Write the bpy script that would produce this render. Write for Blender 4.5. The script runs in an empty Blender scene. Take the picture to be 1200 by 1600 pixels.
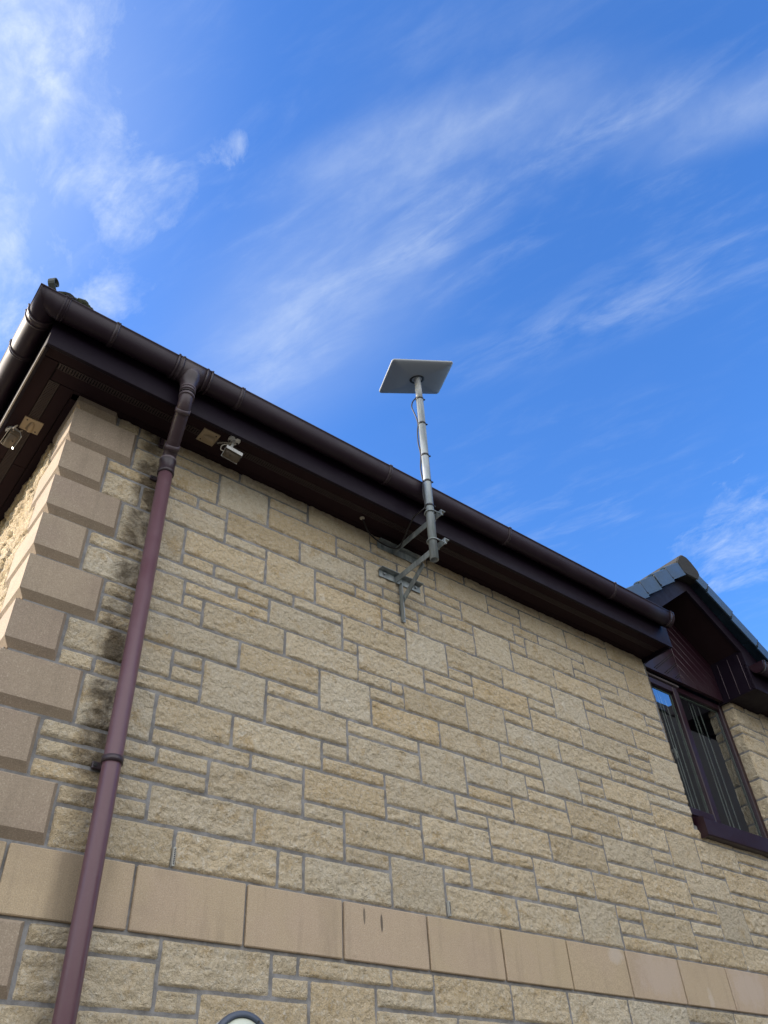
import bpy, math, random
import numpy as np
from mathutils import Vector, Matrix

# ---------------------------------------------------------------- camera, world, sun, exposure
scene = bpy.context.scene
COL = scene.collection
rad = math.radians

cam_data = bpy.data.cameras.new("camera")
cam = bpy.data.objects.new("camera", cam_data)
COL.objects.link(cam)
Rm = ((0.7867472749895608, -0.6151621264487297, -0.051032180823254066),
      (0.3807393606748237, 0.5486829612765753, -0.7443013819936749),
      (0.48586650896046196, 0.5661471241540003, 0.6658912593530029))
mw = Matrix(((Rm[0][0], -Rm[1][0], -Rm[2][0], -1.15673),
             (Rm[0][1], -Rm[1][1], -Rm[2][1], -2.83004),
             (Rm[0][2], -Rm[1][2], -Rm[2][2], 1.59864),
             (0, 0, 0, 1)))
cam.matrix_world = mw
cam_data.sensor_fit = 'HORIZONTAL'
cam_data.sensor_width = 36.0
cam_data.lens = 36.0 * 1241.8 / 1200.0
cam_data.clip_end = 2000.0
cam_data.clip_start = 0.05
scene.camera = cam

SUN_EL, SUN_AZ = 26.0, 38.0            # azimuth measured from -X towards +Y
sun_dir = Vector((-math.cos(rad(SUN_EL)) * math.cos(rad(SUN_AZ)),
                  math.cos(rad(SUN_EL)) * math.sin(rad(SUN_AZ)), math.sin(rad(SUN_EL))))
sun_data = bpy.data.lights.new("sun", 'SUN')
sun_data.energy = 3.1
sun_data.angle = rad(0.5)
sun_data.color = (1.0, 0.88, 0.72)
sun = bpy.data.objects.new("sun", sun_data)
COL.objects.link(sun)
sun.rotation_euler = sun_dir.to_track_quat('Z', 'Y').to_euler()
sun.location = (-20, 10, 20)

scene.view_settings.view_transform = 'Standard'
scene.view_settings.look = 'None'
scene.view_settings.gamma = 1.0
scene.view_settings.exposure = 1.35

world = bpy.data.worlds.new("World")
scene.world = world
world.use_nodes = True


def build_world():
    nt = world.node_tree
    nt.nodes.clear()
    N = nt.nodes.new
    L = nt.links.new
    out = N('ShaderNodeOutputWorld')
    bg = N('ShaderNodeBackground')
    bg.inputs['Strength'].default_value = 0.15
    sky = N('ShaderNodeTexSky')
    sky.sky_type = 'NISHITA'
    sky.sun_disc = False
    sky.sun_elevation = rad(SUN_EL)
    # Nishita: rotation 0 puts the sun at +Y, growing clockwise seen from above
    sky.sun_rotation = math.atan2(sun_dir.x, sun_dir.y)
    sky.air_density = 1.0
    sky.dust_density = 0.7
    sky.ozone_density = 2.5
    hs = N('ShaderNodeHueSaturation')
    hs.inputs['Hue'].default_value = 0.512
    hs.inputs['Saturation'].default_value = 1.34
    hs.inputs['Value'].default_value = 0.98
    L(sky.outputs[0], hs.inputs['Color'])
    tc = N('ShaderNodeTexCoord')
    sep = N('ShaderNodeSeparateXYZ')
    L(tc.outputs['Generated'], sep.inputs[0])
    zc = N('ShaderNodeMath'); zc.operation = 'MAXIMUM'; zc.inputs[1].default_value = 0.04
    L(sep.outputs[2], zc.inputs[0])

    def div(i):
        d = N('ShaderNodeMath'); d.operation = 'DIVIDE'
        L(sep.outputs[i], d.inputs[0]); L(zc.outputs[0], d.inputs[1])
        return d.outputs[0]
    px, py = div(0), div(1)
    comb = N('ShaderNodeCombineXYZ')
    L(px, comb.inputs[0]); L(py, comb.inputs[1])
    P = comb.outputs[0]

    def mapping(rot, scale, loc=(0, 0, 0)):
        m = N('ShaderNodeMapping')
        m.vector_type = 'TEXTURE'
        m.inputs['Rotation'].default_value = (0, 0, rot)
        m.inputs['Scale'].default_value = scale
        m.inputs['Location'].default_value = loc
        L(P, m.inputs[0])
        return m.outputs[0]

    def noise(vec, scale, detail, rough, dist=0.0):
        n = N('ShaderNodeTexNoise')
        n.inputs['Scale'].default_value = scale
        n.inputs['Detail'].default_value = detail
        n.inputs['Roughness'].default_value = rough
        n.inputs['Distortion'].default_value = dist
        L(vec, n.inputs['Vector'])
        return n.outputs['Fac']

    def rng(v, a, b, c=0.0, d=1.0):
        m = N('ShaderNodeMapRange')
        m.interpolation_type = 'SMOOTHSTEP'
        m.inputs[1].default_value = a; m.inputs[2].default_value = b
        m.inputs[3].default_value = c; m.inputs[4].default_value = d
        L(v, m.inputs[0])
        return m.outputs[0]

    def op(o, a, b):
        m = N('ShaderNodeMath'); m.operation = o
        for i, v in enumerate((a, b)):
            if isinstance(v, (int, float)):
                m.inputs[i].default_value = v
            else:
                L(v, m.inputs[i])
        return m.outputs[0]

    def blob(cx, cy, rot, sx, sy, a=1.0, b=0.0):
        v = mapping(rot, (sx, sy, 1), (cx, cy, 0))
        ln = N('ShaderNodeVectorMath'); ln.operation = 'LENGTH'
        L(v, ln.inputs[0])
        return rng(ln.outputs['Value'], a, b)

    th = math.atan2(-0.61, 0.17)                       # direction of the long soft streak
    n_fib = noise(mapping(th + 0.08, (1.0, 0.30, 1)), 6.5, 10.0, 0.64, 0.35)
    n_fine = noise(mapping(th - 0.2, (1.0, 0.7, 1)), 15.0, 7.0, 0.62, 0.3)
    n_soft = noise(P, 2.2, 3.0, 0.5)
    n_wis = noise(mapping(th - 0.35, (1.25, 0.85, 1), (0.31, 0.12, 0)), 9.0, 12.0, 0.66, 0.45)

    def cover(n, mask, lo0, lo1, width):
        """mask 0..1 lowers the threshold at which the noise turns into cloud"""
        lo = op('SUBTRACT', lo0, op('MULTIPLY', mask, lo0 - lo1))
        d = op('DIVIDE', op('SUBTRACT', n, lo), width)
        m = N('ShaderNodeClamp')
        L(d, m.inputs[0])
        return m.outputs[0]
    # broken cirrus on the left
    m_left = op('MAXIMUM', blob(-0.09, 0.47, 0.1, 0.24, 0.32), op('MULTIPLY', blob(-0.07, 0.80, 0.4, 0.26, 0.42), 1.0))
    m_left = op('MAXIMUM', m_left, op('MULTIPLY', blob(0.04, 0.58, 0.9, 0.16, 0.26), 0.72))
    m_left = op('MAXIMUM', m_left, op('MULTIPLY', blob(0.158, 0.425, 0.5, 0.05, 0.085), 0.76))
    m_left = op('MAXIMUM', m_left, op('MULTIPLY', blob(0.12, 0.72, 0.6, 0.11, 0.17), 0.66))
    wisp = op('MULTIPLY', op('MULTIPLY', cover(n_wis, m_left, 0.74, 0.27, 0.36), rng(m_left, 0.0, 0.45)), op('MULTIPLY', rng(n_fine, 0.30, 0.66, 0.30, 1.0), 0.86))
    veil_l = op('MULTIPLY', blob(-0.14, 0.66, 0.2, 0.36, 0.55), 0.36)
    # soft feathery diagonal band and its companions
    m_str = op('MAXIMUM', blob(0.372, 0.60, rad(-86), 0.34, 0.13), blob(0.425, 0.36, rad(-75), 0.26, 0.08))
    m_str = op('MAXIMUM', m_str, op('MULTIPLY', blob(0.512, 0.13, rad(-66), 0.19, 0.055), 0.9))
    m_str = op('MAXIMUM', m_str, op('MULTIPLY', blob(0.36, 0.40, rad(-92), 0.55, 0.20), 0.42))
    fine = rng(n_fine, 0.25, 0.75, 0.55, 1.0)
    streak = op('MULTIPLY', op('MULTIPLY', op('MULTIPLY', m_str, fine), rng(n_fib, 0.28, 0.70, 0.22, 1.0)), 0.37)
    m_st2 = op('MULTIPLY', op('MULTIPLY', blob(0.64, 0.0, rad(-60), 0.22, 0.07), fine), 0.26)
    m_st3 = op('MULTIPLY', op('MULTIPLY', blob(0.74, 0.28, rad(-62), 0.46, 0.09), rng(n_fib, 0.30, 0.75)), 0.22)
    # lower right cloud
    m_right = blob(1.40, 0.50, 0.5, 0.42, 0.32)
    m_r = op('MULTIPLY', op('MULTIPLY', cover(n_wis, m_right, 0.70, 0.36, 0.28), rng(m_right, 0.0, 0.4)), op('MULTIPLY', rng(n_fine, 0.30, 0.66, 0.35, 1.0), 0.48))
    thin = op('MULTIPLY', op('MULTIPLY', rng(n_fib, 0.45, 0.85), rng(n_soft, 0.35, 0.7)), 0.16)
    thin = op('ADD', thin, 0.035)
    m_st4 = op('MULTIPLY', op('MULTIPLY', blob(0.36, 0.25, th + 0.35, 0.32, 0.075), fine), 0.24)
    tot = wisp
    soft_w = op('MULTIPLY', blob(0.36, 0.62, rad(-80), 0.42, 0.24), 0.17)
    for q in (veil_l, soft_w, streak, m_st2, m_st3, m_st4, m_r, thin):
        # screen-combine
        tot = op('SUBTRACT', op('ADD', tot, q), op('MULTIPLY', tot, q))
    # added bright cloud, unseen behind the viewer, to brighten the shaded front wall
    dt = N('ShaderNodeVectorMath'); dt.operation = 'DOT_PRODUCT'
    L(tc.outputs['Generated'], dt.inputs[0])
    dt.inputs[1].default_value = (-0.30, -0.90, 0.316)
    n_fill_cloud = noise(tc.outputs['Generated'], 2.6, 7.0, 0.58, 0.2)
    fill_cloud = rng(op('ADD', dt.outputs['Value'], op('MULTIPLY', op('SUBTRACT', n_fill_cloud, 0.5), 0.35)), 0.30, 0.66, 0.0, 0.92)
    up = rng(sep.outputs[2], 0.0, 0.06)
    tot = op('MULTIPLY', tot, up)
    fill_cloud = op('MULTIPLY', fill_cloud, up)
    mix = N('ShaderNodeMix'); mix.data_type = 'RGBA'
    L(tot, mix.inputs[0])
    L(hs.outputs[0], mix.inputs[6])
    mix.inputs[7].default_value = (2.2, 2.5, 2.85, 1)
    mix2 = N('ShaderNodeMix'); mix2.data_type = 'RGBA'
    L(fill_cloud, mix2.inputs[0])
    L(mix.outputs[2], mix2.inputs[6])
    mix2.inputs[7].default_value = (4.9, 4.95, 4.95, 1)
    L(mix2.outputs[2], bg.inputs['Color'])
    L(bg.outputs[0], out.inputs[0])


build_world()
random.seed(7)
RNG = np.random.default_rng(11)

# ---------------------------------------------------------------- materials


def new_mat(name):
    m = bpy.data.materials.new(name)
    m.use_nodes = True
    nt = m.node_tree
    b = nt.nodes.get('Principled BSDF')
    return m, nt, b


def ramp(nt, stops):
    r = nt.nodes.new('ShaderNodeValToRGB')
    e = r.color_ramp.elements
    e[0].position, e[0].color = stops[0][0], (*stops[0][1], 1)
    e[1].position, e[1].color = stops[-1][0], (*stops[-1][1], 1)
    for p, c in stops[1:-1]:
        x = e.new(p); x.color = (*c, 1)
    return r


def tex_noise(nt, scale, detail=4, rough=0.5, vec=None, dist=0.0):
    n = nt.nodes.new('ShaderNodeTexNoise')
    n.inputs['Scale'].default_value = scale
    n.inputs['Detail'].default_value = detail
    n.inputs['Roughness'].default_value = rough
    n.inputs['Distortion'].default_value = dist
    if vec is not None:
        nt.links.new(vec, n.inputs['Vector'])
    return n


def mixc(nt, fac, a, b, mode='MIX'):
    m = nt.nodes.new('ShaderNodeMix')
    m.data_type = 'RGBA'
    m.blend_type = mode
    for i, v in ((0, fac), (6, a), (7, b)):
        if isinstance(v, (int, float)):
            m.inputs[i].default_value = v
        elif isinstance(v, tuple):
            m.inputs[i].default_value = (*v, 1)
        else:
            nt.links.new(v, m.inputs[i])
    return m.outputs[2]


def maprange(nt, v, a, b, c=0.0, d=1.0):
    m = nt.nodes.new('ShaderNodeMapRange')
    m.interpolation_type = 'SMOOTHSTEP'
    m.inputs[1].default_value = a; m.inputs[2].default_value = b
    m.inputs[3].default_value = c; m.inputs[4].default_value = d
    nt.links.new(v, m.inputs[0])
    return m.outputs[0]


def mth(nt, o, a, b):
    m = nt.nodes.new('ShaderNodeMath'); m.operation = o
    for i, v in enumerate((a, b)):
        if isinstance(v, (int, float)):
            m.inputs[i].default_value = v
        else:
            nt.links.new(v, m.inputs[i])
    return m.outputs[0]


def bump(nt, b, h, strength, dist):
    n = nt.nodes.new('ShaderNodeBump')
    n.inputs['Strength'].default_value = strength
    n.inputs['Distance'].default_value = dist
    nt.links.new(h, n.inputs['Height'])
    nt.links.new(n.outputs[0], b.inputs['Normal'])
    return n


def geo_pos(nt):
    g = nt.nodes.new('ShaderNodeNewGeometry')
    return g.outputs['Position']


def attr(nt, name):
    a = nt.nodes.new('ShaderNodeAttribute')
    a.attribute_name = name
    return a


def mat_plain(name, col, rough=0.5, metal=0.0, spec=0.5, var=0.0, vscale=8.0, bumps=0.0, bscale=60.0):
    m, nt, b = new_mat(name)
    b.inputs['Roughness'].default_value = rough
    b.inputs['Metallic'].default_value = metal
    b.inputs['Specular IOR Level'].default_value = spec
    b.inputs['Base Color'].default_value = (*col, 1)
    pos = geo_pos(nt)
    if var > 0:
        n = tex_noise(nt, vscale, 5, 0.6, pos)
        c = mixc(nt, n.outputs['Fac'], tuple(x * (1 - var) for x in col), tuple(min(1, x * (1 + var)) for x in col))
        nt.links.new(c, b.inputs['Base Color'])
        r = maprange(nt, n.outputs['Fac'], 0.3, 0.7, max(0.05, rough - 0.08), min(1, rough + 0.08))
        nt.links.new(r, b.inputs['Roughness'])
    if bumps > 0:
        n2 = tex_noise(nt, bscale, 3, 0.5, pos)
        bump(nt, b, n2.outputs['Fac'], bumps, 0.004)
    return m


def mat_stone():
    m, nt, b = new_mat('split_stone')
    pos = geo_pos(nt)
    tone = attr(nt, 'tone').outputs['Fac']
    tone2 = attr(nt, 'tint').outputs['Fac']
    val = attr(nt, 'val').outputs['Fac']
    base = mixc(nt, tone, (0.70, 0.585, 0.415), (0.69, 0.535, 0.335))
    grey = mixc(nt, tone2, (0.67, 0.59, 0.46), base)
    # broad brown staining inside a block
    n1 = tex_noise(nt, 9.0, 6, 0.62, pos, 0.4)
    c = mixc(nt, maprange(nt, n1.outputs['Fac'], 0.50, 0.70, 0.0, 0.62), grey, (0.50, 0.345, 0.165))
    # small flecks, light and dark
    n2 = tex_noise(nt, 85.0, 6, 0.75, pos, 0.6)
    c = mixc(nt, maprange(nt, n2.outputs['Fac'], 0.50, 0.66, 0.0, 0.75), c, (0.80, 0.75, 0.66))
    n3 = tex_noise(nt, 75.0, 6, 0.75, pos, 1.0)
    c = mixc(nt, maprange(nt, n3.outputs['Fac'], 0.50, 0.66, 0.0, 0.58), c, (0.36, 0.275, 0.17))
    n6 = tex_noise(nt, 13.0, 6, 0.66, pos, 0.7)
    c = mixc(nt, mth(nt, 'MULTIPLY', maprange(nt, n6.outputs['Fac'], 0.54, 0.72, 0.0, 0.55), mth(nt, 'MAXIMUM', val, 0.0)), c, (0.84, 0.80, 0.72))
    c = mixc(nt, mth(nt, 'SUBTRACT', 0.30, mth(nt, 'MULTIPLY', val, 0.30)), c, (0.30, 0.235, 0.15))
    # rain wash beside the downpipe (real staining on the stone)
    sp = nt.nodes.new('ShaderNodeSeparateXYZ')
    nt.links.new(pos, sp.inputs[0])
    n4 = tex_noise(nt, 7.0, 5, 0.65, pos, 0.5)
    dx = mth(nt, 'ABSOLUTE', mth(nt, 'ADD', sp.outputs[0], 0.235), 0.0)
    near = maprange(nt, mth(nt, 'SUBTRACT', dx, mth(nt, 'MULTIPLY', n4.outputs['Fac'], 0.08)), -0.02, 0.055, 1.0, 0.0)
    front = maprange(nt, sp.outputs[1], 0.03, 0.06, 1.0, 0.0)
    hi = maprange(nt, sp.outputs[2], 2.62, 3.0, 0.35, 1.0)
    st = mth(nt, 'MULTIPLY', mth(nt, 'MULTIPLY', near, front), hi)
    st = mth(nt, 'MULTIPLY', st, maprange(nt, n4.outputs['Fac'], 0.36, 0.58, 0.25, 0.85))
    c = mixc(nt, st, c, (0.075, 0.055, 0.035))
    nt.links.new(c, b.inputs['Base Color'])
    b.inputs['Roughness'].default_value = 0.95
    b.inputs['Specular IOR Level'].default_value = 0.2
    nb = tex_noise(nt, 80.0, 6, 0.68, pos, 0.6)
    nb2 = tex_noise(nt, 36.0, 4, 0.6, pos, 0.3)
    h = mth(nt, 'ADD', nb.outputs['Fac'], mth(nt, 'MULTIPLY', nb2.outputs['Fac'], 1.4))
    bump(nt, b, h, 1.0, 0.016)
    return m


def mat_mortar():
    m, nt, b = new_mat('mortar')
    pos = geo_pos(nt)
    n = tex_noise(nt, 11, 8, 0.7, pos, 0.5)
    c = mixc(nt, maprange(nt, n.outputs['Fac'], 0.34, 0.66), (0.155, 0.150, 0.150), (0.285, 0.28, 0.285))
    nt.links.new(c, b.inputs['Base Color'])
    b.inputs['Roughness'].default_value = 0.95
    n2 = tex_noise(nt, 160, 4, 0.6, pos)
    bump(nt, b, n2.outputs['Fac'], 0.5, 0.004)
    return m


def mat_ashlar(name, ca, cb, cc, marks=False):
    m, nt, b = new_mat(name)
    pos = geo_pos(nt)
    tone = attr(nt, 'tone').outputs['Fac']
    c = mixc(nt, tone, ca, cb)
    n = tex_noise(nt, 3.5, 5, 0.55, pos)
    c = mixc(nt, maprange(nt, n.outputs['Fac'], 0.42, 0.7, 0, 0.6), c, cc)
    g = tex_noise(nt, 260, 3, 0.6, pos)
    c = mixc(nt, maprange(nt, g.outputs['Fac'], 0.3, 0.7, 0, 0.40), c, (0.15, 0.12, 0.09))
    g2 = tex_noise(nt, 190, 2, 0.5, pos)
    c = mixc(nt, maprange(nt, g2.outputs['Fac'], 0.55, 0.72, 0, 0.45), c, (0.56, 0.48, 0.38))
    w1 = tex_noise(nt, 1.7, 7, 0.68, pos, 0.6)
    c = mixc(nt, maprange(nt, w1.outputs['Fac'], 0.45, 0.75, 0, 0.30), c, (0.16, 0.125, 0.095))
    mpz = nt.nodes.new('ShaderNodeMapping')
    mpz.inputs['Scale'].default_value = (1, 1, 0.10)
    nt.links.new(pos, mpz.inputs[0])
    w3 = tex_noise(nt, 16, 6, 0.65, mpz.outputs[0], 0.2)
    c = mixc(nt, maprange(nt, w3.outputs['Fac'], 0.50, 0.74, 0, 0.26), c, (0.17, 0.135, 0.105))
    w2 = tex_noise(nt, 34, 5, 0.7, pos, 0.4)
    c = mixc(nt, maprange(nt, w2.outputs['Fac'], 0.64, 0.76, 0, 0.30), c, (0.12, 0.095, 0.07))
    if marks:
        sp = nt.nodes.new('ShaderNodeSeparateXYZ')
        nt.links.new(pos, sp.inputs[0])
        # two narrow dark runs and a few pale lime patches on single blocks
        for (mx, mz, wx, wz, col, k) in ((1.005, 2.545, 0.006, 0.034, (0.10, 0.085, 0.07), 0.75),
                                         (1.095, 2.530, 0.007, 0.036, (0.09, 0.075, 0.065), 0.85),
                                         (2.62, 2.555, 0.06, 0.035, (0.54, 0.47, 0.42), 0.55),
                                         (2.97, 2.50, 0.20, 0.11, (0.50, 0.41, 0.35), 0.5),
                                         (3.37, 2.42, 0.025, 0.05, (0.56, 0.48, 0.40), 0.6),
                                         (3.80, 2.50, 0.18, 0.11, (0.52, 0.43, 0.37), 0.55)):
            nn = tex_noise(nt, 24 if wx < 0.02 else 11, 6, 0.7, pos, 0.8)
            ax = mth(nt, 'DIVIDE', mth(nt, 'SUBTRACT', sp.outputs[0], mx), wx)
            az = mth(nt, 'DIVIDE', mth(nt, 'SUBTRACT', sp.outputs[2], mz), wz)
            d = mth(nt, 'ADD', mth(nt, 'MULTIPLY', ax, ax), mth(nt, 'MULTIPLY', az, az))
            d = mth(nt, 'ADD', d, mth(nt, 'MULTIPLY', mth(nt, 'SUBTRACT', nn.outputs['Fac'], 0.5), 1.2 if wx < 0.02 else 4.5))
            c = mixc(nt, maprange(nt, d, 0.55 if wx < 0.02 else 0.0, 1.15 if wx < 0.02 else 1.6, k, 0.0), c, col)
        # general soot beside the pipe
        n5 = tex_noise(nt, 9, 4, 0.6, pos)
        dx = mth(nt, 'ABSOLUTE', mth(nt, 'ADD', sp.outputs[0], 0.235), 0.0)
        near = maprange(nt, mth(nt, 'SUBTRACT', dx, mth(nt, 'MULTIPLY', n5.outputs['Fac'], 0.05)), -0.02, 0.06, 0.5, 0.0)
        c = mixc(nt, near, c, (0.10, 0.08, 0.06))
    nt.links.new(c, b.inputs['Base Color'])
    b.inputs['Roughness'].default_value = 0.9
    b.inputs['Specular IOR Level'].default_value = 0.25
    bump(nt, b, g.outputs['Fac'], 0.35, 0.003)
    return m


def mat_plastic(name, col, rough, dust, dcol=(0.16, 0.14, 0.14), spec=0.45):
    m, nt, b = new_mat(name)
    pos = geo_pos(nt)
    n = tex_noise(nt, 5.0, 6, 0.62, pos, 0.3)
    n2 = tex_noise(nt, 45.0, 4, 0.6, pos)
    c = mixc(nt, maprange(nt, n.outputs['Fac'], 0.40, 0.75, 0, dust), col, dcol)
    c = mixc(nt, maprange(nt, n2.outputs['Fac'], 0.55, 0.75, 0, dust * 0.5), c, dcol)
    nt.links.new(c, b.inputs['Base Color'])
    nt.links.new(maprange(nt, n.outputs['Fac'], 0.3, 0.75, rough - 0.05, rough + 0.14), b.inputs['Roughness'])
    b.inputs['Specular IOR Level'].default_value = spec
    return m


def mat_galv():
    m, nt, b = new_mat('galvanised_steel')
    pos = geo_pos(nt)
    mp = nt.nodes.new('ShaderNodeMapping')
    mp.inputs['Scale'].default_value = (1, 1, 0.12)
    nt.links.new(pos, mp.inputs[0])
    n = tex_noise(nt, 25, 6, 0.65, mp.outputs[0])
    v = nt.nodes.new('ShaderNodeTexVoronoi')
    v.inputs['Scale'].default_value = 85
    nt.links.new(pos, v.inputs['Vector'])
    c = mixc(nt, maprange(nt, n.outputs['Fac'], 0.40, 0.66), (0.22, 0.25, 0.265), (0.36, 0.395, 0.41))
    c = mixc(nt, 0.05, c, v.outputs['Color'], 'MULTIPLY')
    nt.links.new(c, b.inputs['Base Color'])
    b.inputs['Metallic'].default_value = 0.55
    nt.links.new(maprange(nt, n.outputs['Fac'], 0.3, 0.7, 0.48, 0.66), b.inputs['Roughness'])
    return m


def mat_glass():
    m, nt, b = new_mat('window_glass')
    nt.nodes.remove(b)
    out = nt.nodes['Material Output']
    tr = nt.nodes.new('ShaderNodeBsdfTransparent')
    tr.inputs[0].default_value = (0.80, 0.86, 0.84, 1)
    gl = nt.nodes.new('ShaderNodeBsdfGlossy')
    gl.inputs['Roughness'].default_value = 0.004
    gl.inputs['Color'].default_value = (0.9, 0.95, 1.0, 1)
    fr = nt.nodes.new('ShaderNodeFresnel')
    fr.inputs['IOR'].default_value = 1.52
    f = mth(nt, 'MINIMUM', mth(nt, 'ADD', mth(nt, 'MULTIPLY', fr.outputs[0], 2.6), 0.03), 0.95)
    mx = nt.nodes.new('ShaderNodeMixShader')
    nt.links.new(f, mx.inputs[0])
    nt.links.new(tr.outputs[0], mx.inputs[1])
    nt.links.new(gl.outputs[0], mx.inputs[2])
    nt.links.new(mx.outputs[0], out.inputs[0])
    return m


def mat_moss():
    m, nt, b = new_mat('moss_green')
    pos = geo_pos(nt)
    n = tex_noise(nt, 70, 5, 0.7, pos)
    r = ramp(nt, [(0.3, (0.012, 0.014, 0.008)), (0.55, (0.04, 0.045, 0.018)), (0.8, (0.09, 0.10, 0.04))])
    nt.links.new(n.outputs['Fac'], r.inputs[0])
    nt.links.new(r.outputs[0], b.inputs['Base Color'])
    b.inputs['Roughness'].default_value = 1.0
    bump(nt, b, n.outputs['Fac'], 1.0, 0.01)
    return m


M = dict(
    stone=mat_stone(), mortar=mat_mortar(),
    quoin=mat_ashlar('quoin_sandstone', (0.37, 0.295, 0.225), (0.42, 0.335, 0.25), (0.36, 0.275, 0.22)),
    band=mat_ashlar('band_sandstone', (0.535, 0.42, 0.275), (0.545, 0.42, 0.31), (0.54, 0.41, 0.31), True),
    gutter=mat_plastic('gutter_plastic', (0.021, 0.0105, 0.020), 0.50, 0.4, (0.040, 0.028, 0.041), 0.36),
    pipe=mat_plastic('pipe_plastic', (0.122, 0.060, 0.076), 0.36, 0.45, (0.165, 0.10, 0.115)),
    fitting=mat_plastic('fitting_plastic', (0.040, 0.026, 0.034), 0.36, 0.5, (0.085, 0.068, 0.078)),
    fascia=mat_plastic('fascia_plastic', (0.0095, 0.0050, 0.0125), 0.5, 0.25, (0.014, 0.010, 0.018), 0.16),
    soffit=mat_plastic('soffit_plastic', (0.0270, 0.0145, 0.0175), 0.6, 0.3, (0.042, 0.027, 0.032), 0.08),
    wine=mat_plastic('wine_frame', (0.022, 0.006, 0.012), 0.33, 0.25, (0.035, 0.02, 0.027)),
    bead=mat_plain('pale_joint', (0.20, 0.14, 0.15), 0.35),
    groove=mat_plain('dark_joint', (0.008, 0.005, 0.006), 0.8),
    collar=mat_plastic('collar_plastic', (0.085, 0.062, 0.075), 0.38, 0.4, (0.13, 0.105, 0.12)),
    ring=mat_plain('skylit_ring', (0.17, 0.135, 0.155), 0.4),
    slat=mat_plain('vent_slat', (0.040, 0.024, 0.026), 0.55),
    vent=mat_plain('vent_black', (0.012, 0.010, 0.010), 0.6),
    galv=mat_galv(),
    dish=mat_plain('dish_white', (0.34, 0.36, 0.39), 0.42, var=0.04, vscale=6),
    stem=mat_plain('stem_grey', (0.42, 0.43, 0.43), 0.45, var=0.08),
    dark=mat_plain('dark_recess', (0.02, 0.02, 0.022), 0.6),
    cable=mat_plain('cable_black', (0.012, 0.010, 0.012), 0.5),
    cablew=mat_plain('cable_pale', (0.42, 0.38, 0.32), 0.5),
    tie=mat_plain('tie_black', (0.015, 0.014, 0.016), 0.45),
    cover=mat_plain('cover_beige', (0.40, 0.31, 0.20), 0.5, var=0.1, vscale=14),
    chrome=mat_plain('camera_steel', (0.62, 0.62, 0.61), 0.30, metal=0.25, var=0.12, vscale=30),
    body=mat_plain('camera_body', (0.12, 0.095, 0.07), 0.4, var=0.1, vscale=30),
    lens=mat_plain('camera_lens', (0.01, 0.01, 0.015), 0.45),
    tile=mat_plain('slate_grey_tile', (0.038, 0.070, 0.108), 0.42, var=0.25, vscale=10, bumps=0.25, bscale=90),
    ridge=mat_plain('weathered_ridge', (0.034, 0.033, 0.031), 0.95, var=0.55, vscale=40, bumps=0.9, bscale=110),
    iron=mat_plain('painted_iron', (0.06, 0.07, 0.06), 0.6, var=0.3, vscale=50),
    moss=mat_moss(), glass=mat_glass(),
    room=mat_plain('room_dark', (0.10, 0.10, 0.10), 0.9),
    blind=mat_plain('blind_fabric', (0.70, 0.74, 0.70), 0.8),
    spacer=mat_plain('glazing_spacer', (0.45, 0.52, 0.46), 0.4),
    white=mat_plain('white_plastic', (0.75, 0.74, 0.70), 0.4),
    lamp_rim=mat_plain('lamp_rim_grey', (0.075, 0.095, 0.14), 0.45, var=0.1),
    lamp_lens=mat_plain('lamp_lens_cream', (0.66, 0.70, 0.60), 0.35),
    lamp_side=mat_plain('lamp_body_pale', (0.5, 0.52, 0.52), 0.5),
    paving=mat_plain('paving_grey', (0.060, 0.056, 0.045), 0.9, var=0.3, vscale=2.0, bumps=0.4, bscale=30),
    render=mat_plain('neighbour_render', (0.016, 0.014, 0.013), 0.9, var=0.1, vscale=3),
)

# ---------------------------------------------------------------- mesh helpers


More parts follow.
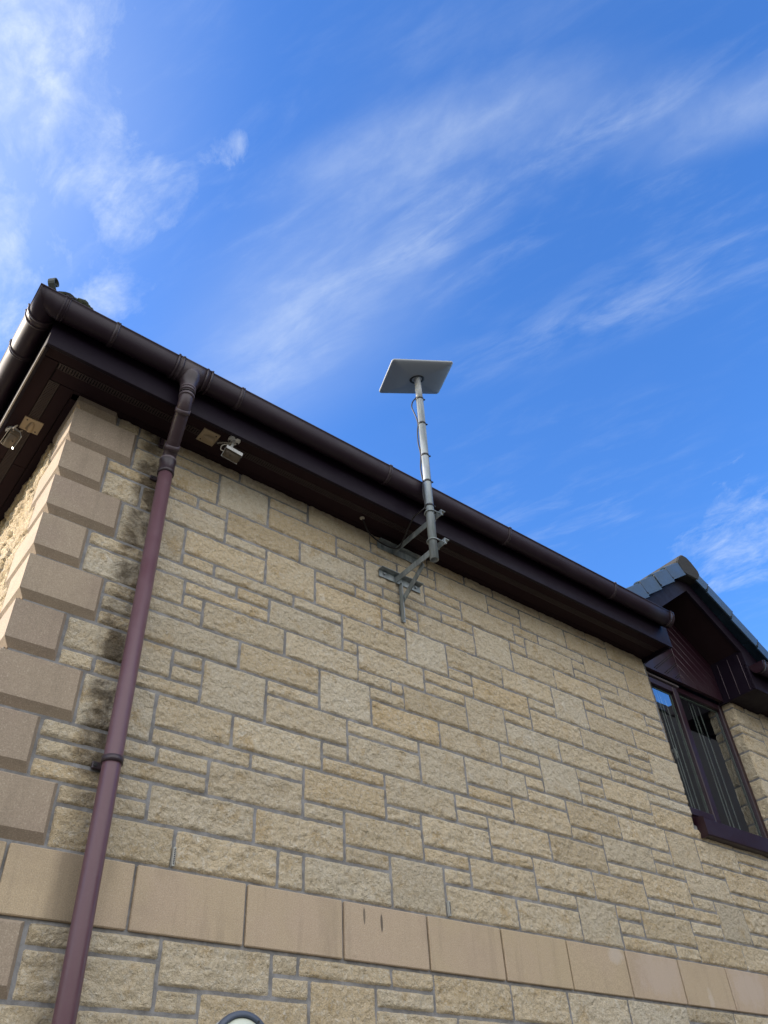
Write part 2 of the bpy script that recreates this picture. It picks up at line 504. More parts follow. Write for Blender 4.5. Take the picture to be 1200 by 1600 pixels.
class MB:
    """collects geometry for ONE mesh object"""

    def __init__(self):
        self.v, self.f, self.mi, self.sm = [], [], [], []
        self.attrs = {}

    def add(self, verts, faces, mi=0, smooth=False):
        o = len(self.v)
        self.v.extend([tuple(map(float, p)) for p in verts])
        for f in faces:
            self.f.append(tuple(o + i for i in f))
            self.mi.append(mi)
            self.sm.append(smooth)
        return o

    def box(self, x0, x1, y0, y1, z0, z1, mi=0):
        v = [(x, y, z) for z in (z0, z1) for y in (y0, y1) for x in (x0, x1)]
        f = [(0, 2, 3, 1), (4, 5, 7, 6), (0, 1, 5, 4), (2, 6, 7, 3), (0, 4, 6, 2), (1, 3, 7, 5)]
        self.add(v, f, mi)

    def bbox(self, x0, x1, y0, y1, z0, z1, b=0.003, mi=0):
        """box with bevelled edges"""
        xs, ys, zs = (x0, x1), (y0, y1), (z0, z1)
        vid, verts = {}, []
        for i in (0, 1):
            for j in (0, 1):
                for k in (0, 1):
                    sx, sy, sz = (1 if i == 0 else -1), (1 if j == 0 else -1), (1 if k == 0 else -1)
                    c = (xs[i], ys[j], zs[k])
                    for a, p in (('x', (c[0], c[1] + sy * b, c[2] + sz * b)),
                                 ('y', (c[0] + sx * b, c[1], c[2] + sz * b)),
                                 ('z', (c[0] + sx * b, c[1] + sy * b, c[2]))):
                        vid[(i, j, k, a)] = len(verts); verts.append(p)
        F = []
        for s in (0, 1):
            F.append([vid[(s, j, k, 'x')] for j, k in ((0, 0), (1, 0), (1, 1), (0, 1))])
            F.append([vid[(j, s, k, 'y')] for j, k in ((0, 0), (1, 0), (1, 1), (0, 1))])
            F.append([vid[(j, k, s, 'z')] for j, k in ((0, 0), (1, 0), (1, 1), (0, 1))])
        for p in (0, 1):
            for q in (0, 1):
                F.append([vid[(p, q, 0, 'x')], vid[(p, q, 1, 'x')], vid[(p, q, 1, 'y')], vid[(p, q, 0, 'y')]])
                F.append([vid[(p, 0, q, 'x')], vid[(p, 1, q, 'x')], vid[(p, 1, q, 'z')], vid[(p, 0, q, 'z')]])
                F.append([vid[(0, p, q, 'y')], vid[(1, p, q, 'y')], vid[(1, p, q, 'z')], vid[(0, p, q, 'z')]])
        for i in (0, 1):
            for j in (0, 1):
                for k in (0, 1):
                    F.append([vid[(i, j, k, a)] for a in 'xyz'])
        self.add(verts, F, mi)

    def loft(self, rings, closed=True, cap0=True, cap1=True, mi=0, smooth=True):
        n = len(rings[0])
        vs = [p for r in rings for p in r]
        F = []
        m = n if closed else n - 1
        for i in range(len(rings) - 1):
            for j in range(m):
                a, b = i * n + j, i * n + (j + 1) % n
                F.append((a, b, b + n, a + n))
        o = self.add(vs, F, mi, smooth)
        capf = []
        if cap0:
            capf.append(tuple(range(n))[::-1])
        if cap1:
            capf.append(tuple(range((len(rings) - 1) * n, len(rings) * n)))
        for f in capf:
            self.f.append(tuple(o + i for i in f)); self.mi.append(mi); self.sm.append(False)

    def tube(self, pts, r, n=16, cap=True, mi=0):
        P = [Vector(p) for p in pts]
        rs = r if isinstance(r, (list, tuple)) else [r] * len(P)
        rings = []
        prev = None
        for i, p in enumerate(P):
            if i == 0:
                t = (P[1] - P[0]).normalized()
            elif i == len(P) - 1:
                t = (P[-1] - P[-2]).normalized()
            else:
                t = ((P[i] - P[i - 1]).normalized() + (P[i + 1] - P[i]).normalized()).normalized()
            if prev is None:
                ref = Vector((0, 0, 1)) if abs(t.z) < 0.9 else Vector((1, 0, 0))
                u = t.cross(ref).normalized()
            else:
                u = (prev - t * prev.dot(t)).normalized()
            prev = u
            w = t.cross(u)
            k = 1.0
            if 0 < i < len(P) - 1:
                c = (P[i] - P[i - 1]).normalized().dot(t)
                k = 1.0 / max(0.5, c)
            ring = []
            for j in range(n):
                a = 2 * math.pi * j / n
                ring.append(tuple(p + (u * math.cos(a) + w * math.sin(a)) * rs[i] * (1 if k == 1 else (1 + (k - 1) * 0.5))))
            rings.append(ring)
        self.loft(rings, True, cap, cap, mi, True)

    def prism(self, poly, axis, a, b, mi=0, smooth=False):
        """poly: 2D points; axis 'x' -> (y,z) 'y' -> (x,z) 'z' -> (x,y)"""
        def P(p, t):
            return {'x': (t, p[0], p[1]), 'y': (p[0], t, p[1]), 'z': (p[0], p[1], t)}[axis]
        self.loft([[P(p, a) for p in poly], [P(p, b) for p in poly]], True, True, True, mi, smooth)

    def disc(self, c, nrm, r, h, n=28, mi=0, bev=0.0):
        c, nrm = Vector(c), Vector(nrm).normalized()
        ref = Vector((0, 0, 1)) if abs(nrm.z) < 0.9 else Vector((1, 0, 0))
        u = nrm.cross(ref).normalized(); w = nrm.cross(u)
        prof = [(0, r), (h - bev, r)] + ([(h, r - bev)] if bev else [])
        rings = [[tuple(c + nrm * hh + (u * math.cos(2 * math.pi * j / n) + w * math.sin(2 * math.pi * j / n)) * rr)
                  for j in range(n)] for hh, rr in prof]
        self.loft(rings, True, True, True, mi, False)

    def mesh(self, name, off=(0, 0, 0)):
        me = bpy.data.meshes.new(name)
        o = Vector(off)
        me.from_pydata([(p[0] - o.x, p[1] - o.y, p[2] - o.z) for p in self.v], [], self.f)
        me.polygons.foreach_set('material_index', self.mi)
        me.polygons.foreach_set('use_smooth', self.sm)
        for k, (vals, dom) in self.attrs.items():
            at = me.attributes.new(k, 'FLOAT', dom)
            at.data.foreach_set('value', vals)
        me.update()
        import bmesh
        bm = bmesh.new(); bm.from_mesh(me)
        bmesh.ops.recalc_face_normals(bm, faces=bm.faces)
        bm.to_mesh(me); bm.free()
        return me


BASE = {}


def thing(name, label, cat, loc, group=None):
    o = bpy.data.objects.new(name, None)
    o.empty_display_size = 0.1
    COL.objects.link(o)
    o.location = loc
    o['label'] = label; o['category'] = cat
    if group:
        o['group'] = group
    BASE[o] = Vector(loc)
    return o


def part(name, mb, mats, parent, label=None):
    """mesh child, geometry given in world coordinates"""
    if not isinstance(mats, (list, tuple)):
        mats = [mats]
    off = BASE.get(parent, Vector((0, 0, 0)))
    me = mb.mesh(name, off)
    for m in mats:
        me.materials.append(m)
    o = bpy.data.objects.new(name, me)
    COL.objects.link(o)
    o.parent = parent
    BASE[o] = off
    if label:
        o['label'] = label
    return o


def solo(name, mb, mats, label, cat, group=None, kind=None):
    if not isinstance(mats, (list, tuple)):
        mats = [mats]
    a = np.array(mb.v)
    loc = Vector(((a[:, 0].min() + a[:, 0].max()) / 2, (a[:, 1].min() + a[:, 1].max()) / 2, a[:, 2].min()))
    me = mb.mesh(name, loc)
    for m in mats:
        me.materials.append(m)
    o = bpy.data.objects.new(name, me)
    COL.objects.link(o)
    o.location = loc
    if label:
        o['label'] = label
    if cat:
        o['category'] = cat
    if group:
        o['group'] = group
    if kind:
        o['kind'] = kind
    return o


# value noise on a lattice
_perm = np.random.default_rng(5).permutation(4096)
_val = np.random.default_rng(6).random(4096) * 2 - 1


def vnoise(x, y):
    xi = np.floor(x).astype(int); yi = np.floor(y).astype(int)
    fx = x - xi; fy = y - yi
    fx = fx * fx * (3 - 2 * fx); fy = fy * fy * (3 - 2 * fy)

    def h(a, b):
        return _val[_perm[(_perm[a & 4095] + b) & 4095]]
    a = h(xi, yi); b = h(xi + 1, yi); c = h(xi, yi + 1); d = h(xi + 1, yi + 1)
    return (a * (1 - fx) + b * fx) * (1 - fy) + (c * (1 - fx) + d * fx) * fy


# ---------------------------------------------------------------- setting: ground
g = MB()
g.add([(-300, -300, 0), (300, -300, 0), (300, 300, 0), (-300, 300, 0)], [(0, 1, 2, 3)])
gr = solo('ground', g, M['paving'], None, None)
gr['kind'] = 'structure'

# ---------------------------------------------------------------- the house
house = thing('stone_house', 'pale split-stone house with wine-brown eaves and a gabled upper window', 'house', (4.0, 3.5, 0))
U = 0.075
ZB = 2.59
XC = -0.655           # outer corner
SOF = 4.685           # soffit level
X_JL, X_JR = 3.765, 4.915   # window opening
Z_SILL = 3.49
STONES = "-322 -163 28 1;-151 252 28 1;264 697 28 1;709 1143 28 2;1148 1591 28 1;1598 1904 28 1;1916 2159 28 1;2171 2607 28 1;2613 3079 28 1;3086 3295 28 1;3307 3744 28 2;-322 -163 27 1;-151 137 27 1;149 442 27 3;454 697 27 1;1155 1588 27 1;1600 1644 27 1;1656 2088 27 2;2100 2390 27 1;2401 2836 27 2;2848 3296 27 2;-322 -163 26 2;-151 137 26 2;454 893 26 2;905 1337 26 1;1349 1644 26 1;2100 2389 26 1;3308 3445 26 1;3456 3746 26 3;905 1095 25 1;1107 1540 25 2;1552 1838 25 1;1850 2299 25 2;2311 2535 25 1;2547 2980 25 1;2992 3444 25 2;-434 -163 24 1;-151 34 24 1;46 202 24 1;214 649 24 2;661 1094 24 2;1552 1838 24 1;2311 2392 24 1;2404 2847 24 2;2859 2980 24 1;-434 -258 23 2;-246 -163 23 2;-151 202 23 2;1106 1217 23 1;1229 1662 23 1;1674 1919 23 1;1931 2237 23 3;2249 2392 23 1;2859 3300 23 1;3312 3741 23 2;214 446 22 1;458 750 22 3;762 1017 22 1;1029 1340 22 1;1352 1467 22 1;1479 1920 22 2;2249 2625 22 2;2637 3086 22 2;3098 3300 22 1;-322 -163 21 3;-151 -7 21 3;5 446 21 2;762 1198 21 2;1210 1467 21 1;3098 3543 21 2;3555 3731 21 1;1210 1364 20 1;1376 1665 20 3;1677 2115 20 2;2127 2561 20 2;2573 2874 20 3;2886 3087 20 1;3555 3738 20 1;5 165 19 1;177 618 19 1;630 924 19 1;936 1364 19 2;2886 3343 19 2;3355 3755 19 2;-434 -163 18 1;-151 295 18 1;307 479 18 1;491 924 18 2;1677 1845 18 1;1857 2312 18 2;2324 2561 18 1;-434 -163 17 2;-151 27 17 2;39 479 17 1;936 1021 17 1;1033 1473 17 2;1485 1845 17 1;2324 2764 17 2;2776 3222 17 2;3234 3448 17 1;3459 3775 17 3;39 131 16 1;143 577 16 2;589 1021 16 2;1485 1769 16 1;1781 2073 16 3;2085 2312 16 1;3234 3447 16 1;-322 -163 15 1;-151 131 15 1;1027 1236 15 1;1242 1314 15 1;1326 1769 15 2;2085 2520 15 2;2532 2980 15 2;2992 3312 15 1;3324 3448 15 1;-322 -163 14 1;-151 335 14 2;347 781 14 2;793 1094 14 3;1100 1320 14 1;2992 3114 14 1;3126 3562 14 1;3574 3772 14 1;-322 -163 13 1;1106 1546 13 2;1558 1991 13 2;2003 2314 13 1;2325 2632 13 3;2644 2864 13 1;2876 3313 13 2;3325 3772 13 1;-434 -163 12 2;-151 19 12 2;31 164 12 1;176 487 12 3;499 781 12 1;2003 2313 12 1;2644 2864 12 1;3326 3756 12 2;31 169 11 1;499 942 11 2;954 1391 11 1;1403 1704 11 3;1716 2162 11 2;2174 2313 11 1;2644 3090 11 1;3102 3314 11 1;-434 -306 10 1;-294 -163 10 1;-151 164 10 1;176 173 10 1;954 1391 10 2;2174 2473 10 1;2487 2933 10 2;2945 3390 10 2;3402 3702 10 3;3714 4155 10 2;4167 4481 10 1;-322 -163 9 3;-151 -24 9 3;-12 331 9 2;343 795 9 2;807 942 9 1;1716 2023 9 1;2035 2475 9 2;4167 4471 9 1;807 1156 8 1;1168 1605 8 2;1617 2023 8 1;2487 2735 8 1;2747 3193 8 2;3205 3390 8 1;3714 3935 8 1;3947 4369 8 2;-12 430 7 1;442 698 7 1;710 1156 7 2;1617 1817 7 1;1829 2274 7 2;2286 2735 7 2;3205 3478 7 1;3490 3935 7 2;-434 -163 6 1;-151 11 6 1;23 239 6 1;251 698 6 2;1168 1366 6 1;1378 1817 6 2;2747 3027 6 1;3040 3479 6 2;3947 4249 6 1;4261 4597 6 1;-434 -163 5 1;-151 239 5 1;710 914 5 1;926 1366 5 2;1829 2109 5 1;2120 2570 5 2;2582 3028 5 2;3491 3708 5 1;3720 4014 5 3;4026 4497 5 2;-434 -168 4 1;-156 4 4 1;16 466 4 2;478 914 4 2;1378 1654 4 1;1666 2108 4 2;3040 3264 4 1;3276 3708 4 1;-322 -163 3 1;-151 4 3 1;926 1163 3 1;1175 1480 3 3;1492 1654 3 1;2120 2397 3 1;2409 2718 3 3;2730 2928 3 1;2940 3395 3 2;3407 3708 3 1;4026 4442 3 1;-322 -163 2 2;-151 129 2 2;141 583 2 2;595 706 2 2;718 1163 2 2;1492 1942 2 2;1954 2397 2 2;2730 2928 2 1;3407 3860 2 2;3872 4222 2 2;2730 3178 1 1;3190 3396 1 1;-322 -163 -3 1;-151 125 -3 1;137 570 -3 2;582 687 -3 1;699 1137 -3 1;1149 1360 -3 1;1372 1816 -3 2;1828 2196 -3 2;2208 2641 -3 2;2653 3128 -3 3;3135 3558 -3 1;3570 3932 -3 1;-322 -163 -4 2;-151 125 -4 2;582 739 -4 1;751 1054 -4 3;1066 1360 -4 1;137 288 -5 1;300 739 -5 2"
stones = [tuple(int(q) for q in s.split()) for s in STONES.split(';')]
stones = [[a / 1000.0, b / 1000.0, k, u] for a, b, k, u in stones]


def rowset(s):
    return range(s[2] - s[3], s[2])


# random coursing where the photo shows nothing or too little of the wall
def fill(x_lo_of, x_hi_of, k_hi, k_lo, S, skip, rs):
    occ = {k: [] for k in range(k_lo, k_hi)}
    for s in S:
        for k in rowset(s):
            if k in occ:
                occ[k].append((s[0], s[1]))
    out = []

    def free(k):
        iv = sorted(occ[k]); x = x_lo_of(k); r = []
        for a, b in iv + [(x_hi_of(k), x_hi_of(k) + 1)]:
            if a - x > 0.05:
                r.append((x, a))
            x = max(x, b)
        return r
    for k in range(k_hi - 1, k_lo - 1, -1):
        if k in skip:
            continue
        guard = 0
        while guard < 400:
            guard += 1
            fr = free(k)
            if not fr:
                break
            a, b = fr[0]
            u = rs.choice([1, 1, 2, 2, 2, 3])
            w = {1: rs.uniform(0.16, 0.42), 2: rs.uniform(0.40, 0.46), 3: rs.uniform(0.28, 0.32)}[u]
            if b - a < w + 0.12:
                w = b - a if b - a < 0.5 else (b - a) * 0.5
            x1 = a + w
            while u > 1:
                ok = True
                for q in range(k - u + 1, k + 1):
                    if q not in occ or q in skip or not any(f0 - 0.012 <= a and f1 + 0.012 >= x1 for f0, f1 in free(q)):
                        ok = False
                if ok:
                    break
                u -= 1
            st = [a + 0.006 if a > x_lo_of(k) + 1e-6 else a, x1 - 0.006, k + 1, u]
            out.append(st)
            for q in range(k - u + 1, k + 1):
                occ[q].append((a - 0.001, x1 + 0.001))
    return out


def q_right(k):
    return -0.333 if (k // 3) % 2 == 0 else -0.445


def lo_of(k):
    return q_right(k) + 0.011


rs = random.Random(3)
X_END = 9.0
k_sill = int((Z_SILL - 0.13 - ZB) / U)


def band_rows():
    return {-1, -2, -3}


S1 = list(stones)
# left of the window (all rows) up to jamb; below the sill up to the far end
fillers = fill(lo_of, lambda k: X_JL if k > k_sill else X_END, 28, -34, S1, band_rows(), rs)
S1 += fillers
fr_right = fill(lambda k: X_JR + (0.0 if True else 0), lambda k: X_END, 28, k_sill + 1,
                [s for s in S1 if s[0] > X_JR], set(), rs)
S1 += fr_right


def rock_patch(a0, a1, z0, z1, res, seed, bulge=0.006, amp=1.0, rough_edge=0.0018, floor=-0.0004):
    """returns (A, Z, depth) grids for a rock-faced block; depth is outwards"""
    na = max(4, int((a1 - a0) / res) + 1); nz = max(4, int((z1 - z0) / res) + 1)
    A, Z = np.meshgrid(np.linspace(a0, a1, na), np.linspace(z0, z1, nz))
    da = np.minimum(A - a0, a1 - A); dz = np.minimum(Z - z0, z1 - Z)
    d = np.minimum(da, dz)
    e = np.clip(d / 0.0075, 0, 1); e = e * e * (3 - 2 * e)
    s = seed * 13.37
    h = (0.0036 * vnoise(A / 0.085 + s, Z / 0.060 + s) + 0.0032 * vnoise((A + Z * 0.4) / 0.038 + s, Z / 0.022 - s)
         + 0.0030 * vnoise((A + Z * 0.5) / 0.020 - s, Z / 0.012 + s) + 0.0022 * vnoise(A / 0.011 + s, Z / 0.0075))
    h = h + RNG.uniform(0.0, 0.007) * (np.abs(vnoise(A / 0.075 - s, Z / 0.055 + s)) - 0.35)
    amp = amp * RNG.uniform(0.7, 1.35)
    tilt = ((A - a0) / (a1 - a0) - 0.5) * RNG.uniform(-0.003, 0.003) + ((Z - z0) / (z1 - z0) - 0.5) * RNG.uniform(-0.002, 0.002)
    dep = -0.0035 * (1 - e) + e * np.maximum(bulge + amp * h + tilt, floor)
    border = (d < 1e-6)
    A = A + np.where(da < 1e-6, 1, 0) * rough_edge * vnoise(Z / 0.03 + s, A / 0.05) + 0.0012 * vnoise(A / 0.02 + 5, Z / 0.02 + s)
    Z = Z + np.where(dz < 1e-6, 1, 0) * rough_edge * vnoise(A / 0.03 - s, Z / 0.05)
    return A, Z, dep


def grid_faces(nz, na):
    i = np.arange((nz - 1) * (na - 1))
    r, c = i // (na - 1), i % (na - 1)
    a = r * na + c
    return np.stack([a, a + 1, a + na + 1, a + na], 1)


class StoneWall:
    def __init__(self):
        self.V, self.F, self.MI, self.T, self.T2, self.T3, self.n = [], [], [], [], [], [], 0

    def put(self, xyz, nz, na, tone, tint, mi=0, val=None):
        self.V.append(xyz); self.F.append(grid_faces(nz, na) + self.n)
        k = len(xyz)
        self.T.append(np.full(k, tone)); self.T2.append(np.full(k, tint)); self.T3.append(np.full(k, np.clip(RNG.normal(0.62, 0.27), 0, 1) if val is None else val))
        self.MI.append(np.full((nz - 1) * (na - 1), mi)); self.n += k

    def quad(self, p, mi=1):
        self.V.append(np.array(p, float)); self.F.append(np.array([[0, 1, 2, 3]]) + self.n)
        self.T.append(np.full(4, 0.5)); self.T2.append(np.full(4, 0.5)); self.T3.append(np.full(4, 0.5)); self.MI.append(np.array([mi])); self.n += 4

    def build(self, name, mats, parent):
        V = np.concatenate(self.V) - np.array(BASE[parent]); F = np.concatenate(self.F)
        me = bpy.data.meshes.new(name)
        me.vertices.add(len(V)); me.vertices.foreach_set('co', V.astype(np.float32).ravel())
        me.loops.add(len(F) * 4); me.loops.foreach_set('vertex_index', F.astype(np.int32).ravel())
        me.polygons.add(len(F))
        me.polygons.foreach_set('loop_start', np.arange(0, len(F) * 4, 4, dtype=np.int32))
        me.polygons.foreach_set('loop_total', np.full(len(F), 4, dtype=np.int32))
        me.polygons.foreach_set('material_index', np.concatenate(self.MI).astype(np.int32))
        me.polygons.foreach_set('use_smooth', np.ones(len(F), dtype=bool))
        for nm, ar in (('tone', self.T), ('tint', self.T2), ('val', self.T3)):
            at = me.attributes.new(nm, 'FLOAT', 'POINT')
            at.data.foreach_set('value', np.concatenate(ar).astype(np.float32))
        me.update(); me.validate()
        for m in mats:
            me.materials.append(m)
        o = bpy.data.objects.new(name, me)
        COL.objects.link(o); o.parent = parent; BASE[o] = BASE[parent]
        return o


def tones(x, u):
    # three-course blocks are the greyer, finer ones in the photo
    t = float(np.clip(RNG.normal(0.42 + 0.10 * x / 4.0, 0.20), 0, 1))
    g_ = float(np.clip(RNG.normal(0.72, 0.22), 0, 1))
    if u == 3 and RNG.random() < 0.75:
        t *= 0.4; g_ = float(np.clip(RNG.normal(0.2, 0.12), 0, 1))
    elif RNG.random() < 0.10:
        t = 0.9
    return t, g_


W = StoneWall()
for idx, (x0, x1, k, u) in enumerate(S1):
    if x1 - x0 < 0.02:
        continue
    z1 = ZB + k * U; z0 = ZB + (k - u) * U + 0.011
    near = (k >= -6 and x0 < 5.4)
    res = 0.0065 if near else 0.03
    A, Z, D = rock_patch(x0, x1, z0, z1, res, idx + 1, bulge=RNG.uniform(0.0045, 0.0075), amp=(0.55 if u == 3 else 0.85))
    t, g_ = tones(x0, u)
    W.put(np.stack([A, -D, Z], -1).reshape(-1, 3), A.shape[0], A.shape[1], t, g_)
# mortar beds
yM = 0.0022
for (a, b, c, d) in ((XC + 0.03, X_JL, -0.02, SOF + 0.05), (X_JL, X_JR, -0.02, Z_SILL - 0.05), (X_JR, X_END, -0.02, SOF + 0.05)):
    W.quad([(a, yM, c), (b, yM, c), (b, yM, d), (a, yM, d)])
# window reveals
for xj, sgn in ((X_JR, -1), (X_JL, 1)):
    W.quad([(xj + sgn * -0.002, 0.002, Z_SILL - 0.1), (xj + sgn * -0.002, 0.16, Z_SILL - 0.1),
            (xj + sgn * -0.002, 0.16, SOF), (xj + sgn * -0.002, 0.002, SOF)])
    adj = [s for s in S1 if (abs(s[0] - X_JR) < 0.03 if sgn < 0 else abs(s[1] - X_JL) < 0.05) and s[2] * U + ZB > Z_SILL]
    for j, s in enumerate(adj):
        z1 = ZB + s[2] * U; z0 = ZB + (s[2] - s[3]) * U + 0.011
        A, Z, D = rock_patch(-0.004, 0.15, z0, z1, 0.009, 900 + j, bulge=0.004)
        t, g_ = tones(4.9, s[3])
        W.put(np.stack([xj + sgn * D, A, Z], -1).reshape(-1, 3), A.shape[0], A.shape[1], t, g_)
W.build('wall', [M['stone'], M['mortar']], house)

# side wall, facing -x
SW = StoneWall()
rs2 = random.Random(21)
XS = XC + 0.02
LONG, SHORT = 0.33, 0.22


def side_lo(k):
    return (SHORT if (k // 3) % 2 == 0 else LONG) + 0.011


SS = fill(side_lo, lambda k: 7.0, 28, -34, [], set(), rs2)
for idx, (y0, y1, k, u) in enumerate(SS):
    z1 = ZB + k * U; z0 = ZB + (k - u) * U + 0.011
    near = (k > 0 and y0 < 2.5)
    A, Z, D = rock_patch(y0, y1, z0, z1, 0.011 if near else 0.035, 2000 + idx, bulge=RNG.uniform(0.008, 0.020), amp=1.7)
    t, g_ = tones(2.0, u)
    SW.put(np.stack([XS - D, A, Z], -1).reshape(-1, 3), A.shape[0], A.shape[1], min(1, t + 0.25), max(g_, 0.7), 0, float(RNG.uniform(-0.9, 0.0)))
SW.quad([(XS - 0.002, 0.02, -0.02), (XS - 0.002, 7.0, -0.02), (XS - 0.002, 7.0, SOF + 0.05), (XS - 0.002, 0.02, SOF + 0.05)])
SW.build('wall', [M['stone'], M['mortar']], house)

# quoins
for c in range(-11, 10):
    if c == -1:
        continue
    z0 = ZB + c * 3 * U + 0.012; z1 = ZB + (c + 1) * 3 * U
    if z1 < 0.05:
        continue
    lng = (c % 2 == 0)
    xr = -0.333 if lng else -0.445
    ys = SHORT if lng else LONG
    xr += RNG.uniform(-0.003, 0.003)
    p = 0.027                                   # projection of the worked face

    def ring(z, inset, b=0.018):
        xl = XC + inset; yf = -0.025 + inset
        br = b * (1 - inset / 0.027)
        return [(xl, yf, z), (xr - max(br, 0.0005), yf, z), (xr, 0.002, z), (xr, 0.04, z), (XC + 0.10, 0.04, z),
                (XC + 0.10, ys, z), (XC + 0.027, ys, z), (xl, ys - max(br, 0.0005), z)]
    q = MB()
    q.loft([ring(z0, 0.027), ring(z0 + 0.030, 0.0), ring(z1 - 0.013, 0.0), ring(z1, 0.021)], smooth=False)
    q.attrs['tone'] = ([float(RNG.random())] * len(q.v), 'POINT')
    part('quoin', q, M['quoin'], house)

# string course of smooth blocks
bd = MB(); tn = []
edges = [(XC, -0.452)] + [(-0.441, -0.006)] + [(0.005 + 0.45 * i, 0.005 + 0.45 * i + 0.439) for i in range(20)]
rsb = random.Random(5)
tone_b = [0.1, 0.25, 0.35, 0.5, 0.8, 0.3, 0.15, 0.3, 0.85, 0.45, 1.0, 0.95]
for i, (a, b_) in enumerate(edges):
    n0 = len(bd.v)
    if i == 0:
        bd.bbox(XC + 0.012, b_, -0.010, 0.22, ZB - 0.214, ZB, 0.0035)
    else:
        bd.bbox(a, b_, -0.010 - rsb.uniform(0, 0.002), 0.04, ZB - 0.214, ZB, 0.0035)
    t = tone_b[i] if i < len(tone_b) else rsb.random()
    tn += [t] * (len(bd.v) - n0)
bd.attrs['tone'] = (tn, 'POINT')
part('string_course', bd, M['band'], house)

# ---------------------------------------------------------------- house: eaves
YF, XF = -0.265, -0.900          # fascia faces
ZF0, ZF1 = 4.656, 4.872
m = MB()
m.bbox(XF, 3.762, YF, YF + 0.02, ZF0, ZF1, 0.002)
m.bbox(XF, XF + 0.02, YF + 0.0205, 7.2, ZF0, ZF1, 0.002)
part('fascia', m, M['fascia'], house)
m = MB()
m.bbox(4.862, 9.2, YF, YF + 0.02, ZF0, ZF1, 0.002)
part('fascia', m, M['fascia'], house)

# thin pale strip painting the sunlit line along the side fascia's foot
m = MB()
m.box(XF - 0.003, XF + 0.004, YF + 0.03, 7.0, ZF0 - 0.003, ZF0 + 0.004)
part('fascia_sunlit_line', m, mat_plain('sunlit_line_pale', (0.33, 0.29, 0.24), 0.4), house)

# soffit boards (front run and side run woven at the corner)
sf = MB()
T = 0.008
sf.bbox(XF + 0.012, 3.76, YF + 0.018, -0.166, SOF, SOF + T, 0.0015)
sf.bbox(-0.806, 3.76, -0.1195, -0.043, SOF, SOF + T, 0.0015)
sf.bbox(-0.69, 3.76, -0.039, 0.02, SOF + 0.003, SOF + T + 0.003, 0.001)
for (ya, yb) in ((-0.162, 0.612), (0.615, 3.2), (3.203, 7.0)):
    sf.bbox(XF + 0.016, -0.812, ya, yb, SOF, SOF + T, 0.0015)
for (ya, yb) in ((-0.039, 0.612), (0.615, 3.2), (3.203, 7.0)):
    sf.bbox(-0.756, -0.69, ya, yb, SOF, SOF + T, 0.0015)
sf.bbox(-0.686, -0.61, -0.02, 7.0, SOF + 0.003, SOF + T + 0.003, 0.001)
# right of the dormer
sf.bbox(4.862, 9.0, YF + 0.018, -0.166, SOF, SOF + T, 0.0015)
sf.bbox(4.862, 9.0, -0.1195, 0.02, SOF, SOF + T, 0.0015)
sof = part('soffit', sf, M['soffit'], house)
b = MB()
b.box(XF + 0.014, 3.76, YF + 0.016, 0.02, SOF + 0.014, SOF + 0.02)
b.box(XF + 0.014, -0.61, 0.0205, 7.0, SOF + 0.014, SOF + 0.02)
b.box(4.862, 9.0, YF + 0.016, 0.02, SOF + 0.014, SOF + 0.02)
part('soffit_backing', b, M['groove'], sof)


def vent(xa, xb, ya, yb, along):
    v = MB()
    if along == 'x':
        v.box(xa, xb, ya, ya + 0.003, SOF - 0.001, SOF + 0.006)
        v.box(xa, xb, yb - 0.003, yb, SOF - 0.001, SOF + 0.006)
        n = int((xb - xa) / 0.0135)
        for i in range(n):
            x = xa + (i + 0.5) * 0.0135
            v.box(x - 0.0036, x + 0.0036, ya + 0.003, yb - 0.003, SOF, SOF + 0.005)
    else:
        v.box(xa, xa + 0.003, ya, yb, SOF - 0.001, SOF + 0.006)
        v.box(xb - 0.003, xb, ya, yb, SOF - 0.001, SOF + 0.006)
        n = int((yb - ya) / 0.0105)
        for i in range(n):
            y = ya + (i + 0.5) * 0.0105
            v.box(xa + 0.003, xb - 0.003, y - 0.0030, y + 0.0030, SOF, SOF + 0.005)
    part('soffit_vent', v, M['slat'], sof)


vent(-0.808, 3.755, -0.163, -0.122, 'x')
vent(-0.808, -0.760, -0.039, 3.2, 'y')

# ---------------------------------------------------------------- gutters
ZL = 4.868


def gprof(off=0.0, n=18):
    """outer outline (o, dz) from the front lip round to the back; o = distance out from the fascia"""
    r = []
    for i in range(n + 1):
        t = math.pi * i / n
        o = 0.062 + (0.058 + off) * math.cos(t)
        z = -(0.080 + off) * (max(0.0, math.sin(t)) ** 0.86)
        r.append((o, z))
    return r


def gring(off=0.0, th=0.003):
    a = gprof(off); bq = gprof(off - th)
    bead = [(a[0][0] + 0.003, 0.001), (a[0][0] + 0.003, 0.006), (a[0][0] - 0.004, 0.007), (bq[0][0] - 0.001, 0.002)]
    return a[::-1] + bead + bq


RING = gring()
GLABEL = 'gutters along the eaves'


def gutter_bracket(mb, pos, along, w, off=0.0045, fas=None):
    """a strap round the gutter; along 'x' on the front, 'y' on the side"""
    rg = gring(off, 0.006)
    def P(p, t):
        return (t, YF - p[0], ZL + p[1] + 0.001) if along == 'x' else (XF - p[0], t, ZL + p[1] + 0.001)
    mb.loft([[P(p, pos - w / 2) for p in rg], [P(p, pos + w / 2) for p in rg]], smooth=True)


